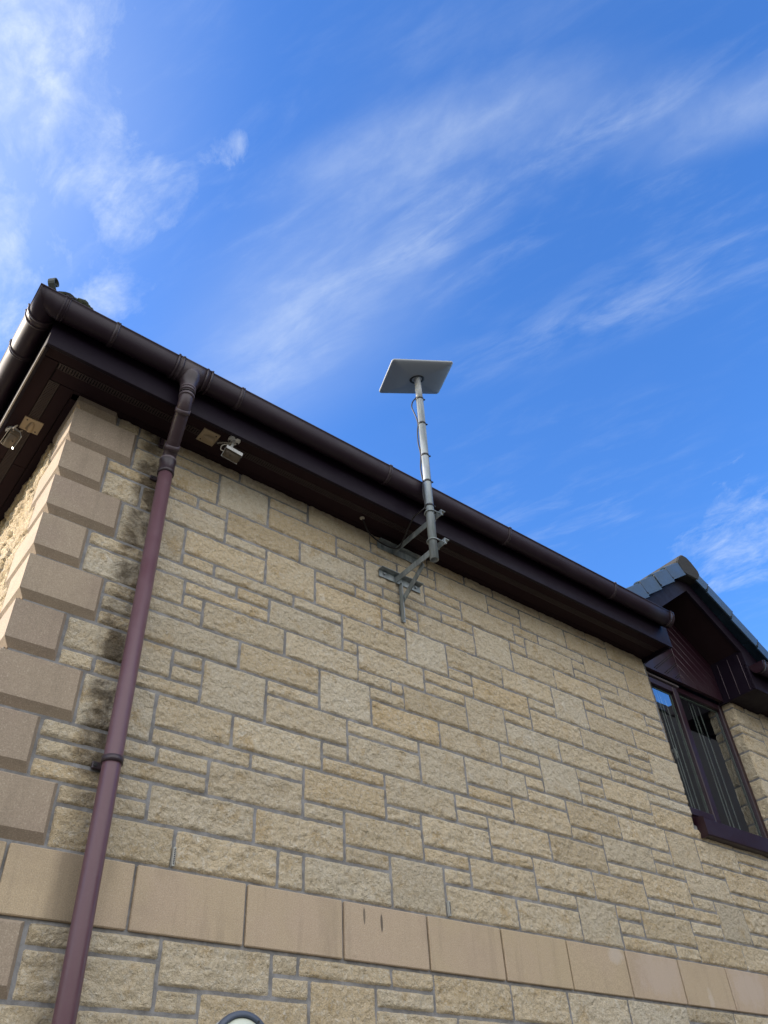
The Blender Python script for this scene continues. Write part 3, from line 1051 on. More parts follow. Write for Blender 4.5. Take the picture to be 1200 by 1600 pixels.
# front run
gut = thing('gutter', 'long wine-brown gutter along the front eaves above the stone wall', 'gutter', (1.4, -0.33, 4.78), GLABEL)
m = MB()
xs = [None, -0.93, -0.2, 0.5, 1.5, 2.5, 3.4, 3.688]
rings = []
for x in xs:
    rings.append([((XF - p[0]) if x is None else x, YF - p[0], ZL + p[1]) for p in RING])
m.loft(rings)
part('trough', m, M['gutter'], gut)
for x in (-0.648, 0.036, 1.018, 1.992, 3.037):
    m = MB()
    gutter_bracket(m, x, 'x', 0.022, 0.004)
    gutter_bracket(m, x - 0.004, 'x', 0.005, 0.0065)
    gutter_bracket(m, x + 0.006, 'x', 0.005, 0.0065)
    part('bracket', m, M['fitting'], gut)
for x in (-0.905,):
    m = MB()
    gutter_bracket(m, x + 0.012, 'x', 0.030, 0.003)
    gutter_bracket(m, x + 0.023, 'x', 0.006, 0.006)
    gutter_bracket(m, x + 0.004, 'x', 0.006, 0.006)
    part('corner_joint', m, M['gutter'], gut)
# running outlet
m = MB()
gutter_bracket(m, -0.237, 'x', 0.190, 0.0045)
for dx in (-0.092, -0.066, 0.066, 0.092):
    gutter_bracket(m, -0.237 + dx, 'x', 0.010, 0.009)
OX, OY = -0.237, -0.330


def ell(z, rx, ry, n=28):
    return [(OX + rx * math.cos(2 * math.pi * i / n), OY + ry * math.sin(2 * math.pi * i / n), z) for i in range(n)]


m.loft([ell(4.835, 0.058, 0.0595), ell(4.812, 0.056, 0.0575), ell(4.792, 0.053, 0.053), ell(4.775, 0.048, 0.046), ell(4.760, 0.0425, 0.0415),
        ell(4.745, 0.0395, 0.0395), ell(4.728, 0.0385, 0.0385), ell(4.722, 0.0385, 0.0385)])
part('outlet', m, M['fitting'], gut)
# stop end
m = MB()
gutter_bracket(m, 3.668, 'x', 0.012, 0.006)
gutter_bracket(m, 3.688, 'x', 0.030, 0.004)
po = gprof(0.006)
m.prism([(YF - p[0], ZL + p[1]) for p in po], 'x', 3.696, 3.706)
part('end_cap', m, M['fitting'], gut)

# side run
gut2 = thing('gutter', 'sunlit gutter running back along the left side of the roof', 'gutter', (-0.97, 3.4, 4.78), GLABEL)
m = MB()
rings = []
for y in (None, -0.2, 0.6, 2.0, 4.5, 7.2):
    rings.append([(XF - p[0], (YF - p[0]) if y is None else y, ZL + p[1]) for p in RING])
m.loft(rings)
part('trough', m, M['gutter'], gut2)
m = MB()
gutter_bracket(m, -0.225, 'y', 0.045, 0.004); gutter_bracket(m, -0.245, 'y', 0.007, 0.008); gutter_bracket(m, -0.207, 'y', 0.007, 0.008)
part('corner_joint', m, M['fitting'], gut2)
for y in (0.008, 0.95, 1.9, 2.9):
    m = MB()
    gutter_bracket(m, y, 'y', 0.022, 0.004); gutter_bracket(m, y + 0.006, 'y', 0.005, 0.0065); gutter_bracket(m, y - 0.006, 'y', 0.005, 0.0065)
    part('bracket', m, M['fitting'], gut2)

# run right of the dormer
gut3 = thing('gutter', 'short end of a gutter right of the gable, with a half-round stop end', 'gutter', (7.0, -0.33, 4.78), GLABEL)
m = MB()
m.loft([[(x, YF - p[0], ZL + p[1]) for p in RING] for x in (4.905, 6.0, 9.3)])
part('trough', m, M['gutter'], gut3)
m = MB()
m.prism([(YF - p[0], ZL + p[1]) for p in gprof(0.003)], 'x', 4.892, 4.902)
part('end_cap', m, M['wine'], gut3)
m = MB()
gutter_bracket(m, 4.925, 'x', 0.02, 0.005)
part('bracket', m, M['fitting'], gut3)

# ---------------------------------------------------------------- downpipe
dp = thing('downpipe', 'round wine-red downpipe running down the stone wall beside the corner quoins', 'downpipe', (-0.18, -0.075, 0))
PX, PY = -0.181, -0.078
m = MB()
m.tube([(PX, PY, 0.05), (PX, PY, 2.5), (PX, PY, 4.40)], 0.0345, 32)
part('pipe', m, M['pipe'], dp)


def lathe_z(mb, x, y, prof, n=32):
    mb.loft([[(x + r * math.cos(2 * math.pi * i / n), y + r * math.sin(2 * math.pi * i / n), z) for i in range(n)] for z, r in prof])


m = MB()
lathe_z(m, PX, PY, [(4.372, 0.0350), (4.374, 0.0405), (4.388, 0.0405), (4.391, 0.0385), (4.452, 0.0385), (4.455, 0.0405), (4.466, 0.0405), (4.468, 0.036)])
part('socket', m, M['fitting'], dp)
m = MB()
lathe_z(m, PX, PY, [(4.459, 0.0395), (4.461, 0.0418), (4.469, 0.0418), (4.471, 0.0395)])
part('socket_lip', m, M['ring'], dp)  # paler colour paints the sky's brightness on the socket's top lip
for zg in (4.7195, 4.690):
    m = MB()
    lathe_z(m, OX, OY, [(zg - 0.0025, 0.030), (zg - 0.0025, 0.0372), (zg + 0.0025, 0.0372), (zg + 0.0025, 0.030)])
    part('gasket', m, M['groove'], dp)
m = MB()
up = [(OX, OY, 4.745), (OX, OY, 4.700), (OX, OY, 4.668), (OX + 0.001, OY + 0.008, 4.640), (OX + 0.005, OY + 0.026, 4.618)]
lo = [(PX - 0.006, PY - 0.035, 4.510), (PX - 0.001, PY - 0.010, 4.492), (PX, PY, 4.465), (PX, PY, 4.42)]
m.tube(up + lo, 0.0335, 32)
part('offset_bend', m, mat_plastic('offset_plastic', (0.060, 0.038, 0.047), 0.40, 0.5, (0.12, 0.10, 0.11)), dp)
# collars on the offset
m = MB()
lathe_z(m, OX, OY, [(4.733, 0.034), (4.733, 0.0395), (4.722, 0.0395), (4.721, 0.0345), (4.717, 0.0345), (4.716, 0.0390), (4.704, 0.0390), (4.703, 0.034)])
part('collar', m, M['collar'], dp)
m = MB()
lathe_z(m, OX, OY, [(4.678, 0.034), (4.678, 0.0385), (4.664, 0.0385), (4.664, 0.034)])
part('collar', m, M['collar'], dp)
dv = (Vector(lo[0]) - Vector(up[-1]))
for t0, t1, r in ((0.02, 0.12, 0.0375), (0.86, 0.98, 0.0385)):
    m = MB()
    m.tube([Vector(up[-1]) + dv * t0, Vector(up[-1]) + dv * t1], r, 32)
    part('collar', m, M['collar'], dp)


def clip(z):
    m = MB()
    lathe_z(m, PX, PY, [(z - 0.012, 0.035), (z - 0.012, 0.0395), (z + 0.012, 0.0395), (z + 0.012, 0.035)])
    m.bbox(PX - 0.050, PX + 0.050, -0.018, -0.003, z - 0.014, z + 0.014, 0.003)
    m.box(PX - 0.02, PX + 0.02, PY + 0.03, -0.004, z - 0.011, z + 0.011)
    for s in (-1, 1):
        m.disc((PX + s * 0.040, -0.018, z), (0, -1, 0), 0.007, 0.004, 12, 1)
    part('pipe_clip', m, [M['fitting'], M['dark']], dp)


clip(2.905); clip(1.1); clip(4.382)
m = MB()
m.bbox(-0.222, -0.196, -0.020, 0.0, 4.60, 4.665, 0.002)
m.box(-0.216, -0.203, -0.034, -0.02, 4.605, 4.65)
part('pipe_clip', m, M['fitting'], dp)

# ---------------------------------------------------------------- dormer gable
XG, SL = 4.302, 0.722


def zl(x, base):
    return base - SL * abs(x - XG)


m = MB()
BL, BU = 5.400, 5.548
# right half then left half, mitred at the apex
for s in (1, -1):
    xe = XG + s * 0.558; xo = XG + s * 0.93
    poly = [(XG, BL), (xe, zl(xe, BL)), (xe, ZF1 + 0.002), (xo, ZF1 + 0.002), (xo, zl(xo, BU)), (XG, BU)]
    if s < 0:
        poly = poly[::-1]
    m.prism(poly, 'y', YF, YF + 0.022)
part('bargeboard', m, M['fascia'], house)
# sloping soffit under the gable overhang
m = MB()
for s in (1, -1):
    xe = XG + s * 0.56
    ring0 = [(XG, YF + 0.0225, BL + 0.02), (xe, YF + 0.0225, zl(xe, BL) + 0.02), (xe, YF + 0.0225, zl(xe, BL) + 0.03), (XG, YF + 0.0225, BL + 0.03)]
    m.loft([ring0, [(p[0], 0.06, p[2]) for p in ring0]], smooth=False)
part('gable_soffit', m, M['soffit'], house)
# boarded triangle over the window
YC = 0.032
m = MB()
XL0, XR0 = X_JL + 0.004, X_JR - 0.004
m.prism([(XL0, 4.672), (XR0, 4.672), (XR0, zl(XR0, BL + 0.02)), (XG, BL + 0.02), (XL0, zl(XL0, BL + 0.02))], 'y', YC, YC + 0.03)
clad = part('gable_boarding', m, M['wine'], house)


def slope_line(mb, c, side, r, dz=0.0, y=YC):
    """line parallel to the roof slope at vertical offset c above the window head"""
    pts = []
    for i in range(41):
        x = XG + side * i / 40 * 0.535
        z = c - SL * abs(x - XG)
        if 4.69 < z < zl(x, BL):
            pts.append((x, y, z))
    if len(pts) > 1:
        mb.tube([pts[0], pts[-1]], r, 6)


m = MB(); m2 = MB()
for i in range(9):
    c = 4.74 + i * 0.098
    slope_line(m, c, -1, 0.0030); slope_line(m, c + 0.018, -1, 0.0030)
    slope_line(m2, c + 0.01, 1, 0.0024)
m2.tube([(XG, YC, 4.675), (XG, YC, BL)], 0.0035, 6)
part('board_groove', m, M['groove'], clad)
part('pale_board_line', m2, mat_plain('bead_dim', (0.10, 0.065, 0.08), 0.35), clad)

# boxed return at the right foot of the gable
m = MB()
XK = 4.862
ZK = zl(XK, BL)
m.prism([(YF + 0.0225, ZF0), (0.10, ZF0), (0.10, ZK + 0.02), (YF + 0.0225, ZK + 0.02)], 'x', XK - 0.002, XK + 0.02)
m.box(XK + 0.0205, 5.3, YF + 0.023, 0.0, ZF0 + 0.004, ZF0 + 0.016)
ebox = part('eaves_box', m, M['fascia'], house)
m = MB()
for y in (0.0725, -0.0265, -0.1240, -0.2215):
    m.tube([(XK - 0.003, y, ZF0 + 0.012), (XK - 0.003, y, ZK - 0.005)], 0.0018, 6)
part('pale_board_line', m, mat_plain('groove_highlight', (0.17, 0.13, 0.15), 0.4), ebox)  # pale rods put in for the highlights along the board grooves
# the left foot, seen only from other positions
m = MB()
XK2 = X_JL - 0.004
m.prism([(YF + 0.0225, ZF0), (0.10, ZF0), (0.10, zl(XK2, BL) + 0.02), (YF + 0.0225, zl(XK2, BL) + 0.02)], 'x', XK2 - 0.018, XK2 + 0.001)
part('eaves_box', m, M['fascia'], house)

# ---------------------------------------------------------------- roofs
roof = None
m = MB()
ZE, PIT = 4.892, 0.70
xe, ye, y_r = XF - 0.065, YF - 0.062, 3.5
zr = ZE + (y_r - ye) * PIT


def slab(mb, poly, t=0.03):
    mb.loft([[(p[0], p[1], p[2] - t) for p in poly], poly], smooth=False)


xh = xe + (y_r - ye)
def zr_at(y):
    return ZE + (y - ye) * PIT


yd = 0.75                                  # the dormer interrupts the eaves up to here
slab(m, [(xe, ye, ZE), (3.72, ye, ZE), (3.72, yd, zr_at(yd)), (xe + yd - ye, yd, zr_at(yd))])
slab(m, [(5.25, ye, ZE), (9.3, ye, ZE), (9.3, yd, zr_at(yd)), (5.25, yd, zr_at(yd))])
slab(m, [(xe + yd - ye, yd, zr_at(yd)), (9.3, yd, zr_at(yd)), (9.3, y_r, zr), (xh, y_r, zr)])
slab(m, [(xe, ye, ZE), (xh, y_r, zr), (xe, 2 * y_r - ye, ZE)])
slab(m, [(xe, 2 * y_r - ye, ZE), (xh, y_r, zr), (9.3, y_r, zr), (9.3, 2 * y_r - ye, ZE)])
roof = part('roof', m, M['tile'], house)
# dormer roof behind the verge tiles
m = MB()
TU = 5.655
for s in (1, -1):
    pts = [(XG, -0.03, TU), (XG + s * 1.05, -0.03, TU - SL * 1.05), (XG + s * 1.05, 2.2, TU - SL * 1.05), (XG, 2.2, TU)]
    slab(m, pts if s > 0 else pts[::-1])
part('roof', m, M['tile'], house)


# cloaked verge tiles: slab plus downturned face, each lapping the next below
def verge(side, stops):
    L0 = 5.538                               # lower edge of the downturned faces at the centre line
    for i in range(len(stops) - 1):
        a, b_ = stops[i], stops[i + 1]
        lift0, lift1 = 0.0, 0.016
        nx, nz = side * SL / math.hypot(1, SL), 1 / math.hypot(1, SL)
        hgt = 0.118

        def pt(d, h):
            lf = lift0 + (lift1 - lift0) * (d - a) / (b_ - a)
            return (XG + side * d + nx * (h + lf), L0 - SL * d + nz * (h + lf))
        m = MB()
        yv = -0.336 - 0.003 * (i % 2)
        q = [pt(a + 0.002, 0), pt(b_ - 0.002, 0), pt(b_ - 0.002, hgt), pt(a + 0.002, hgt)]
        m.prism(q if side > 0 else q[::-1], 'y', yv - 0.012, yv)
        q = [pt(a - 0.03, hgt - 0.02), pt(b_, hgt - 0.02), pt(b_, hgt - 0.0005), pt(a - 0.03, hgt - 0.0005)]
        m.prism(q if side > 0 else q[::-1], 'y', yv + 0.0005, 0.05)
        # rounded roll along the verge
        cs = []
        for d in (a - 0.0, b_):
            c = pt(d, hgt - 0.004)
            cs.append([(c[0] + (0.013 * math.sin(t)) * nx, yv + 0.016 - 0.026 * math.cos(t), c[1] + 0.013 * math.sin(t) * nz) for t in
                       [math.pi * k / 8 for k in range(9)]])
        m.loft(cs, True)
        # nib at the lap
        c = pt(b_ - 0.010, 0.014)
        m.bbox(c[0] - 0.006, c[0] + 0.006, yv - 0.018, yv - 0.0125, c[1] - 0.006, c[1] + 0.006, 0.001, 1)
        c0, c1 = pt(b_ - 0.004, 0.012), pt(b_ - 0.004, hgt)
        m.tube([(c0[0], yv - 0.0115, c0[1]), (c1[0], yv - 0.0115, c1[1])], 0.0036, 6, True, 1)
        part('verge_tile', m, [M['tile'], M['dark']], house)


verge(-1, [0.07, 0.312, 0.549, 0.784, 1.03])
verge(1, [0.07, 0.18, 0.432, 0.698, 0.96, 1.16])
# ridge capping with a mortared end
for i in range(6):
    y0 = -0.352 + i * 0.45
    e = 0.0 if i % 2 else 0.004
    m = MB()
    cx = XG + 0.012
    poly = [(cx - 0.100, 5.490), (cx + 0.098, 5.500), (cx + 0.150 + e, 5.575), (cx + 0.148 + e, 5.615), (cx + 0.085, 5.682 + e),
            (cx + 0.030, 5.716 + e), (cx - 0.035, 5.716 + e), (cx - 0.100, 5.668 + e), (cx - 0.152 - e, 5.600), (cx - 0.150 - e, 5.570)]
    n = len(poly)
    cen = (cx, 5.60)
    ins = [(cen[0] + (p[0] - cen[0]) * 0.93, cen[1] + (p[1] - cen[1]) * 0.93) for p in poly]
    m.loft([[(p[0], y0, p[1]) for p in ins], [(p[0], y0 + 0.012, p[1]) for p in poly], [(p[0], y0 + 0.447, p[1]) for p in poly]], smooth=False)
    part('ridge_tile', m, M['ridge'], house)
# hip capping and its iron
hd = Vector((1, 1, PIT)).normalized()
hside = Vector((1, -1, 0)).normalized(); hup = hside.cross(hd)
h0 = Vector((xe + 0.02, ye + 0.02, ZE + 0.0))
for i in range(10):
    a = h0 + hd * (i * 0.42); b_ = h0 + hd * (i * 0.42 + 0.44)
    m = MB()
    rr = []
    for c, r in ((a, 0.085), (b_, 0.078)):
        o = [c + hside * (r * 1.25 * math.cos(t)) + hup * (r * 0.62 * math.sin(t)) for t in [math.pi * k / 10 for k in range(11)]]
        inn = [c + hside * (r * 1.08 * math.cos(t)) + hup * (r * 0.45 * math.sin(t)) for t in [math.pi * k / 10 for k in range(11)]][::-1]
        rr.append([tuple(p) for p in o + inn])
    m.loft(rr)
    part('hip_tile', m, M['ridge'], house)
m = MB()
hz = Vector((1, 1, 0)).normalized()
base = Vector((xe + 0.035, ye + 0.03, ZE + 0.005))
path = []
for k in range(5):
    path.append(base - hz * (0.012 * k) + Vector((0, 0, 0.011 * k)))
cc = path[-1] + Vector((0, 0, 0.018)) - hz * 0.008
for k in range(15):
    t = -0.9 + k * 0.42
    r = 0.028 - 0.0012 * k
    path.append(cc - hz * (r * math.cos(t)) * -1 * -1 + Vector((0, 0, r * math.sin(t))) + Vector((0, 0, 0.022)))
rings = []
wv = Vector((1, -1, 0)).normalized()
for i, p in enumerate(path):
    t = (path[min(i + 1, len(path) - 1)] - path[max(i - 1, 0)]).normalized()
    nn = wv.cross(t).normalized()
    rings.append([tuple(p + wv * sx * 0.016 + nn * sz * 0.0025) for sx, sz in ((-1, -1), (1, -1), (1, 1), (-1, 1))])
m.loft(rings, smooth=False)
part('hip_iron', m, M['iron'], roof)

# moss on the first tiles behind the gutter corner
m = MB()
rsm = random.Random(4)
for i in range(46):
    t = i / 45
    x = -0.935 + 0.165 * t + rsm.uniform(-0.004, 0.004)
    hgt = 0.012 + 0.030 * math.exp(-((t - 0.68) / 0.22) ** 2) * rsm.uniform(0.6, 1.15) + 0.012 * (1 - t)
    zc = 4.905 + hgt * 0.55
    r = 0.010 + hgt * 0.30
    c = Vector((x, -0.335 + rsm.uniform(-0.012, 0.012), zc))
    rg = []
    for a in range(5):
        ph = -math.pi / 2 + math.pi * a / 4
        rg.append([tuple(c + Vector((math.cos(2 * math.pi * j / 8) * math.cos(ph) * r * rsm.uniform(0.7, 1.25),
                                     math.sin(2 * math.pi * j / 8) * math.cos(ph) * r * rsm.uniform(0.7, 1.25),
                                     math.sin(ph) * (hgt * 0.6 + 0.006) * rsm.uniform(0.85, 1.15)))) for j in range(8)])
    m.loft(rg)
solo('moss', m, M['moss'], 'dark green moss growing along the tile edge at the gutter corner', 'moss', kind='stuff')

# hidden walls and ceiling that close the house
m = MB()
m.box(XC + 0.03, 9.0, 6.98, 7.0, 0, SOF + 0.1)
m.box(8.98, 9.0, 0.01, 6.97, 0, SOF + 0.1)
part('wall', m, M['render'], house)

# ---------------------------------------------------------------- window
win = MB()
YW0, YW1 = 0.085, 0.150
XA, XB, ZA, ZT = X_JL + 0.008, X_JR - 0.008, Z_SILL + 0.010, 4.668
fw = 0.052
win.bbox(XA, XA + fw, YW0, YW1, ZA, ZT, 0.004)
win.bbox(XB - fw, XB, YW0, YW1, ZA, ZT, 0.004)
win.bbox(XA + fw + 0.0005, XB - fw - 0.0005, YW0, YW1, ZT - fw, ZT, 0.004)
win.bbox(XA + fw + 0.0005, XB - fw - 0.0005, YW0, YW1, ZA, ZA + 0.075, 0.004)
XM = 4.232
win.bbox(XM, XM + 0.05, YW0, YW1, ZA + 0.0755, ZT - fw - 0.0005, 0.004)
window = part('window', win, M['wine'], house)
s = MB()
sx0, sx1, sz0, sz1 = XA + fw - 0.012, XM + 0.012, ZA + 0.062, ZT - fw + 0.012
sw = 0.055
ys0, ys1 = YW0 - 0.014, YW1 - 0.025
s.bbox(sx0, sx0 + sw, ys0, ys1, sz0, sz1, 0.005)
s.bbox(sx1 - sw, sx1, ys0, ys1, sz0, sz1, 0.005)
s.bbox(sx0 + sw + 0.0005, sx1 - sw - 0.0005, ys0, ys1, sz1 - sw, sz1, 0.005)
s.bbox(sx0 + sw + 0.0005, sx1 - sw - 0.0005, ys0, ys1, sz0, sz0 + sw, 0.005)
part('sash', s, M['wine'], window)
panes = [(sx0 + sw - 0.008, sx1 - sw + 0.008, sz0 + sw - 0.008, sz1 - sw + 0.008, 0.098),
         (XM + 0.043, XB - fw + 0.008, ZA + 0.067, ZT - fw + 0.008, 0.112)]
for (xa, xb, za, zb, y) in panes:
    p = MB()
    p.add([(xa, y, za), (xb, y, za), (xb, y, zb), (xa, y, zb)], [(0, 1, 2, 3)])
    part('pane', p, M['glass'], window)
    q = MB()
    for (a0, a1, c0, c1) in ((xa + 0.010, xa + 0.018, za + 0.01, zb - 0.01), (xb - 0.018, xb - 0.010, za + 0.01, zb - 0.01),
                             (xa + 0.0185, xb - 0.0185, za + 0.010, za + 0.018), (xa + 0.0185, xb - 0.0185, zb - 0.018, zb - 0.010)):
        q.box(a0, a1, y + 0.004, y + 0.020, c0, c1)
    part('glazing_spacer', q, M['spacer'], window)
q = MB()
q.bbox(XA + fw + 0.01, XM + 0.045, 0.062, 0.084, 4.640, 4.656, 0.002)
for i in range(30):
    x = XA + fw + 0.02 + i * 0.0145
    q.box(x, x + 0.004, 0.0605, 0.0615, 4.642, 4.654, 1)
part('trickle_vent', q, [mat_plain('vent_strip', (0.20, 0.17, 0.18), 0.35), M['groove']], window)
q = MB()
q.bbox(4.040, 4.058, 0.128, 0.146, 4.02, 4.10, 0.004)
q.bbox(4.040, 4.100, 0.146, 0.160, 4.075, 4.098, 0.004)
part('handle', q, M['white'], window)
q = MB()
for x, y in ((4.075, 0), (4.108, 0), (4.165, 0), (4.515, 0), (4.560, 0), (4.640, 0)):
    q.box(x, x + 0.0045, 0.150, 0.156, Z_SILL + 0.06, 4.62)
part('blind', q, M['blind'], window)
q = MB()
q.prism([(-0.060, 3.372), (-0.050, 3.366), (0.06, 3.366), (0.082, 3.50), (0.05, 3.505), (-0.046, 3.486), (-0.060, 3.476)], 'x', 3.806, 4.893)
q.prism([(-0.064, 3.368), (-0.050, 3.358), (0.055, 3.358), (0.055, 3.504), (-0.046, 3.490), (-0.064, 3.480)], 'x', 3.794, 3.8055)
q.prism([(-0.064, 3.368), (-0.050, 3.358), (0.055, 3.358), (0.055, 3.504), (-0.046, 3.490), (-0.064, 3.480)], 'x', 4.8935, 4.905)
part('sill', q, M['wine'], window)
# room behind the glass
q = MB()
x0, x1, y0, y1, z0, z1 = 3.70, 5.0, 0.155, 2.4, 3.44, 4.675
vv = [(x0, y0, z0), (x1, y0, z0), (x1, y1, z0), (x0, y1, z0), (x0, y0, z1), (x1, y0, z1), (x1, y1, z1), (x0, y1, z1)]
q.add(vv, [(0, 1, 2, 3), (4, 5, 6, 7), (0, 3, 7, 4), (1, 2, 6, 5), (3, 2, 6, 7)])
part('room', q, M['room'], window)

# ---------------------------------------------------------------- dish, mast, brackets
MY = -0.420
P0, P1 = Vector((1.247, MY, 4.257)), Vector((1.287, MY, 5.630))


def mast_at(z):
    t = (z - P0.z) / (P1.z - P0.z)
    return P0 + (P1 - P0) * t


mast = thing('mast', 'slim galvanised steel pole carrying the dish in front of the eaves', 'mast', P0)
m = MB()
n = 28
R0_, R1_ = 0.0242, 0.0205
def mring(p, r):
    return [(p.x + r * math.cos(2 * math.pi * i / n), p.y + r * math.sin(2 * math.pi * i / n), p.z) for i in range(n)]
m.loft([mring(P0 + Vector((0, 0, 0.12)), R1_), mring(P0, R1_), mring(P0, R0_), mring(mast_at(4.9), R0_), mring(P1, R0_)], True, True, True)
part('pole', m, M['galv'], mast)
for z in (5.615, 5.368, 5.074, 4.849, 4.651):
    c = mast_at(z)
    m = MB()
    m.loft([mring(c + Vector((0, 0, -0.007)), 0.0265), mring(c + Vector((0, 0, 0.007)), 0.0265)], True, True, True)
    m.bbox(c.x + 0.018, c.x + 0.029, c.y - 0.024, c.y - 0.014, c.z - 0.003, c.z + 0.003, 0.001)
    part('cable_tie', m, M['tie'], mast)

EX, EY, ND = Vector((0.900, -0.290, 0.325)).normalized(), None, Vector((0.295, -0.144, -0.945)).normalized()
EY = ND.cross(EX).normalized()
DC = Vector((1.280, -0.420, 5.850))
dish = thing('satellite_dish', 'flat white rectangular satellite dish tilted on top of the steel pole', 'satellite dish', DC)
DL, DW = 0.2405, 0.1420


def rrect(l, w, r, nn=8):
    pts = []
    for cx, cy, a0 in ((l - r, w - r, 0), (-(l - r), w - r, 90), (-(l - r), -(w - r), 180), (l - r, -(w - r), 270)):
        for k in range(nn + 1):
            a = rad(a0 + 90 * k / nn)
            pts.append((cx + r * math.cos(a), cy + r * math.sin(a)))
    return pts


def dring(sc, h, r=0.020):
    return [tuple(DC + EX * p[0] + EY * p[1] + ND * h) for p in rrect(DL * sc, DW * sc, max(0.004, r * sc))]


m = MB()
seq = [(0.02, -0.007), (0.5, -0.007), (0.972, -0.0065), (0.991, -0.005), (1.0, -0.001), (1.0, 0.002), (0.992, 0.006), (0.965, 0.0095),
       (0.90, 0.0135), (0.8, 0.0180), (0.65, 0.0225), (0.5, 0.0255), (0.35, 0.0270), (0.22, 0.0275)]
m.loft([dring(s_, h_) for s_, h_ in seq], True, True, True)
part('panel', m, M['dish'], dish)
m = MB()
ring_o = []
for rr_, hh in ((0.046, 0.0268), (0.046, 0.0285), (0.034, 0.0288), (0.030, 0.0270)):
    ring_o.append([tuple(DC + EX * (-0.006 + rr_ * 1.25 * math.cos(2 * math.pi * i / 30)) + EY * (rr_ * 0.80 * math.sin(2 * math.pi * i / 30)) + ND * hh) for i in range(30)])
m.loft(ring_o)
part('socket_recess', m, M['dark'], dish)
m = MB()
top = DC + ND * 0.012
pm = mast_at(5.628)
m.tube([pm + Vector((0, 0, -0.01)), pm + (top - pm) * 0.5, top], [0.0225, 0.0225, 0.0215], 24)
part('stem', m, M['stem'], dish)


def angle(mb, a, b_, h, d, t, hdir, ddir):
    """L-section bar from a to b: one leg of width h along hdir, the other of width d along ddir"""
    a, b_, hdir, ddir = Vector(a), Vector(b_), Vector(hdir), Vector(ddir)
    sec = [(0, 0), (h, 0), (h, t), (t, t), (t, d), (0, d)]
    mb.loft([[tuple(p + hdir * u + ddir * v) for u, v in sec] for p in (a, b_)], smooth=False)


BGRP = 'steel wall brackets holding the pole'


def u_bolt(zc, arm_x):
    m = MB()
    c = mast_at(zc)
    pts = [(arm_x + 0.022, c.y + 0.031, zc)]
    for k in range(13):
        a = rad(90 + 180 * k / 12)
        pts.append((c.x + 0.031 * math.cos(a), c.y + 0.031 * math.sin(a), zc))
    pts.append((arm_x + 0.022, c.y - 0.031, zc))
    m.tube(pts, 0.0042, 10)
    for s_ in (-1, 1):
        m.disc((arm_x + 0.008, c.y + s_ * 0.031, zc), (1, 0, 0), 0.009, 0.008, 6)
    return m


AX = 1.304


def bracket(zp, label, brace):
    br = thing('wall_bracket', label, 'bracket', (1.33, 0, zp), BGRP)
    m = MB()
    # wall plate: vertical leg on the wall, flange out along the top
    angle(m, (1.188, -0.013, zp + 0.030), (1.500, -0.013, zp + 0.030), 0.050, 0.040, 0.004, (0, 0, -1), (0, -1, 0))
    for x in (1.225, 1.462):
        m.disc((x, -0.0165, zp + 0.006), (0, -1, 0), 0.011, 0.003, 16)
        m.disc((x, -0.0190, zp + 0.006), (0, -1, 0), 0.008, 0.007, 6)
    part('wall_plate', m, M['galv'], br)
    m = MB()
    angle(m, (AX, -0.0175, zp + 0.012), (AX, -0.462, zp + 0.012), 0.040, 0.034, 0.004, (0, 0, -1), (1, 0, 0))
    part('arm', m, M['galv'], br)
    if brace:
        m = MB()
        angle(m, (1.334, -0.013, zp - 0.022), (1.334, -0.013, zp - 0.280), 0.030, 0.030, 0.004, (1, 0, 0), (0, -1, 0))
        part('leg', m, M['galv'], br)
        m = MB()
        a, b_ = Vector((1.348, -0.022, zp - 0.140)), Vector((1.325, -0.250, zp - 0.026))
        d = (b_ - a).normalized(); sd = Vector((1, 0, 0)); up_ = sd.cross(d)
        m.loft([[tuple(p + sd * u + up_ * v) for u, v in ((-0.002, -0.020), (0.002, -0.020), (0.002, 0.020), (-0.002, 0.020))] for p in (a, b_)], smooth=False)
        part('brace', m, M['galv'], br)
    part('u_bolt', u_bolt(zp - 0.012, AX), M['galv'], br)
    return br


bracket(4.400, 'lower galvanised bracket with a diagonal brace and a leg down the stone', True)
bracket(4.612, 'upper galvanised bracket tucked under the soffit, without a brace', False)


def smooth_path(pts, n=8):
    P = [Vector(p) for p in pts]
    out = []
    for i in range(len(P) - 1):
        p0 = P[max(i - 1, 0)]; p1 = P[i]; p2 = P[i + 1]; p3 = P[min(i + 2, len(P) - 1)]
        for k in range(n):
            t = k / n
            out.append(0.5 * ((2 * p1) + (p2 - p0) * t + (2 * p0 - 5 * p1 + 4 * p2 - p3) * t * t + (3 * p1 - p0 - 3 * p2 + p3) * t ** 3))
    out.append(P[-1])
    return out


m = MB()
c = mast_at
LF = Vector((-0.787, 0.615, 0))


def off(z, d):
    return c(z) + LF * d + Vector((0, -0.006, 0))


pts = [off(5.665, 0.012), off(5.628, 0.030), off(5.59, 0.052), off(5.54, 0.060), off(5.49, 0.050), off(5.43, 0.036), off(5.368, 0.029),
       off(5.30, 0.036), off(5.20, 0.038), off(5.12, 0.031), off(5.074, 0.029), off(4.97, 0.036), off(4.90, 0.033), off(4.849, 0.029), off(4.75, 0.035),
       off(4.651, 0.029), (1.222, -0.385, 4.625), (1.235, -0.300, 4.640), (1.275, -0.16, 4.603), (1.294, -0.10, 4.592),
       (1.285, -0.055, 4.60), (1.20, -0.040, 4.612), (1.10, -0.055, 4.630), (1.04, -0.085, 4.665), (1.021, -0.093, 4.684)]
m.tube(smooth_path(pts, 7), 0.0045, 8)
solo('cable', m, M['cable'], 'thin black cable tied down the steel pole and run back to the soffit', 'cable')
m = MB()
m.disc((1.021, -0.093, SOF + 0.001), (0, 0, -1), 0.014, 0.010, 14, 0, 0.003)
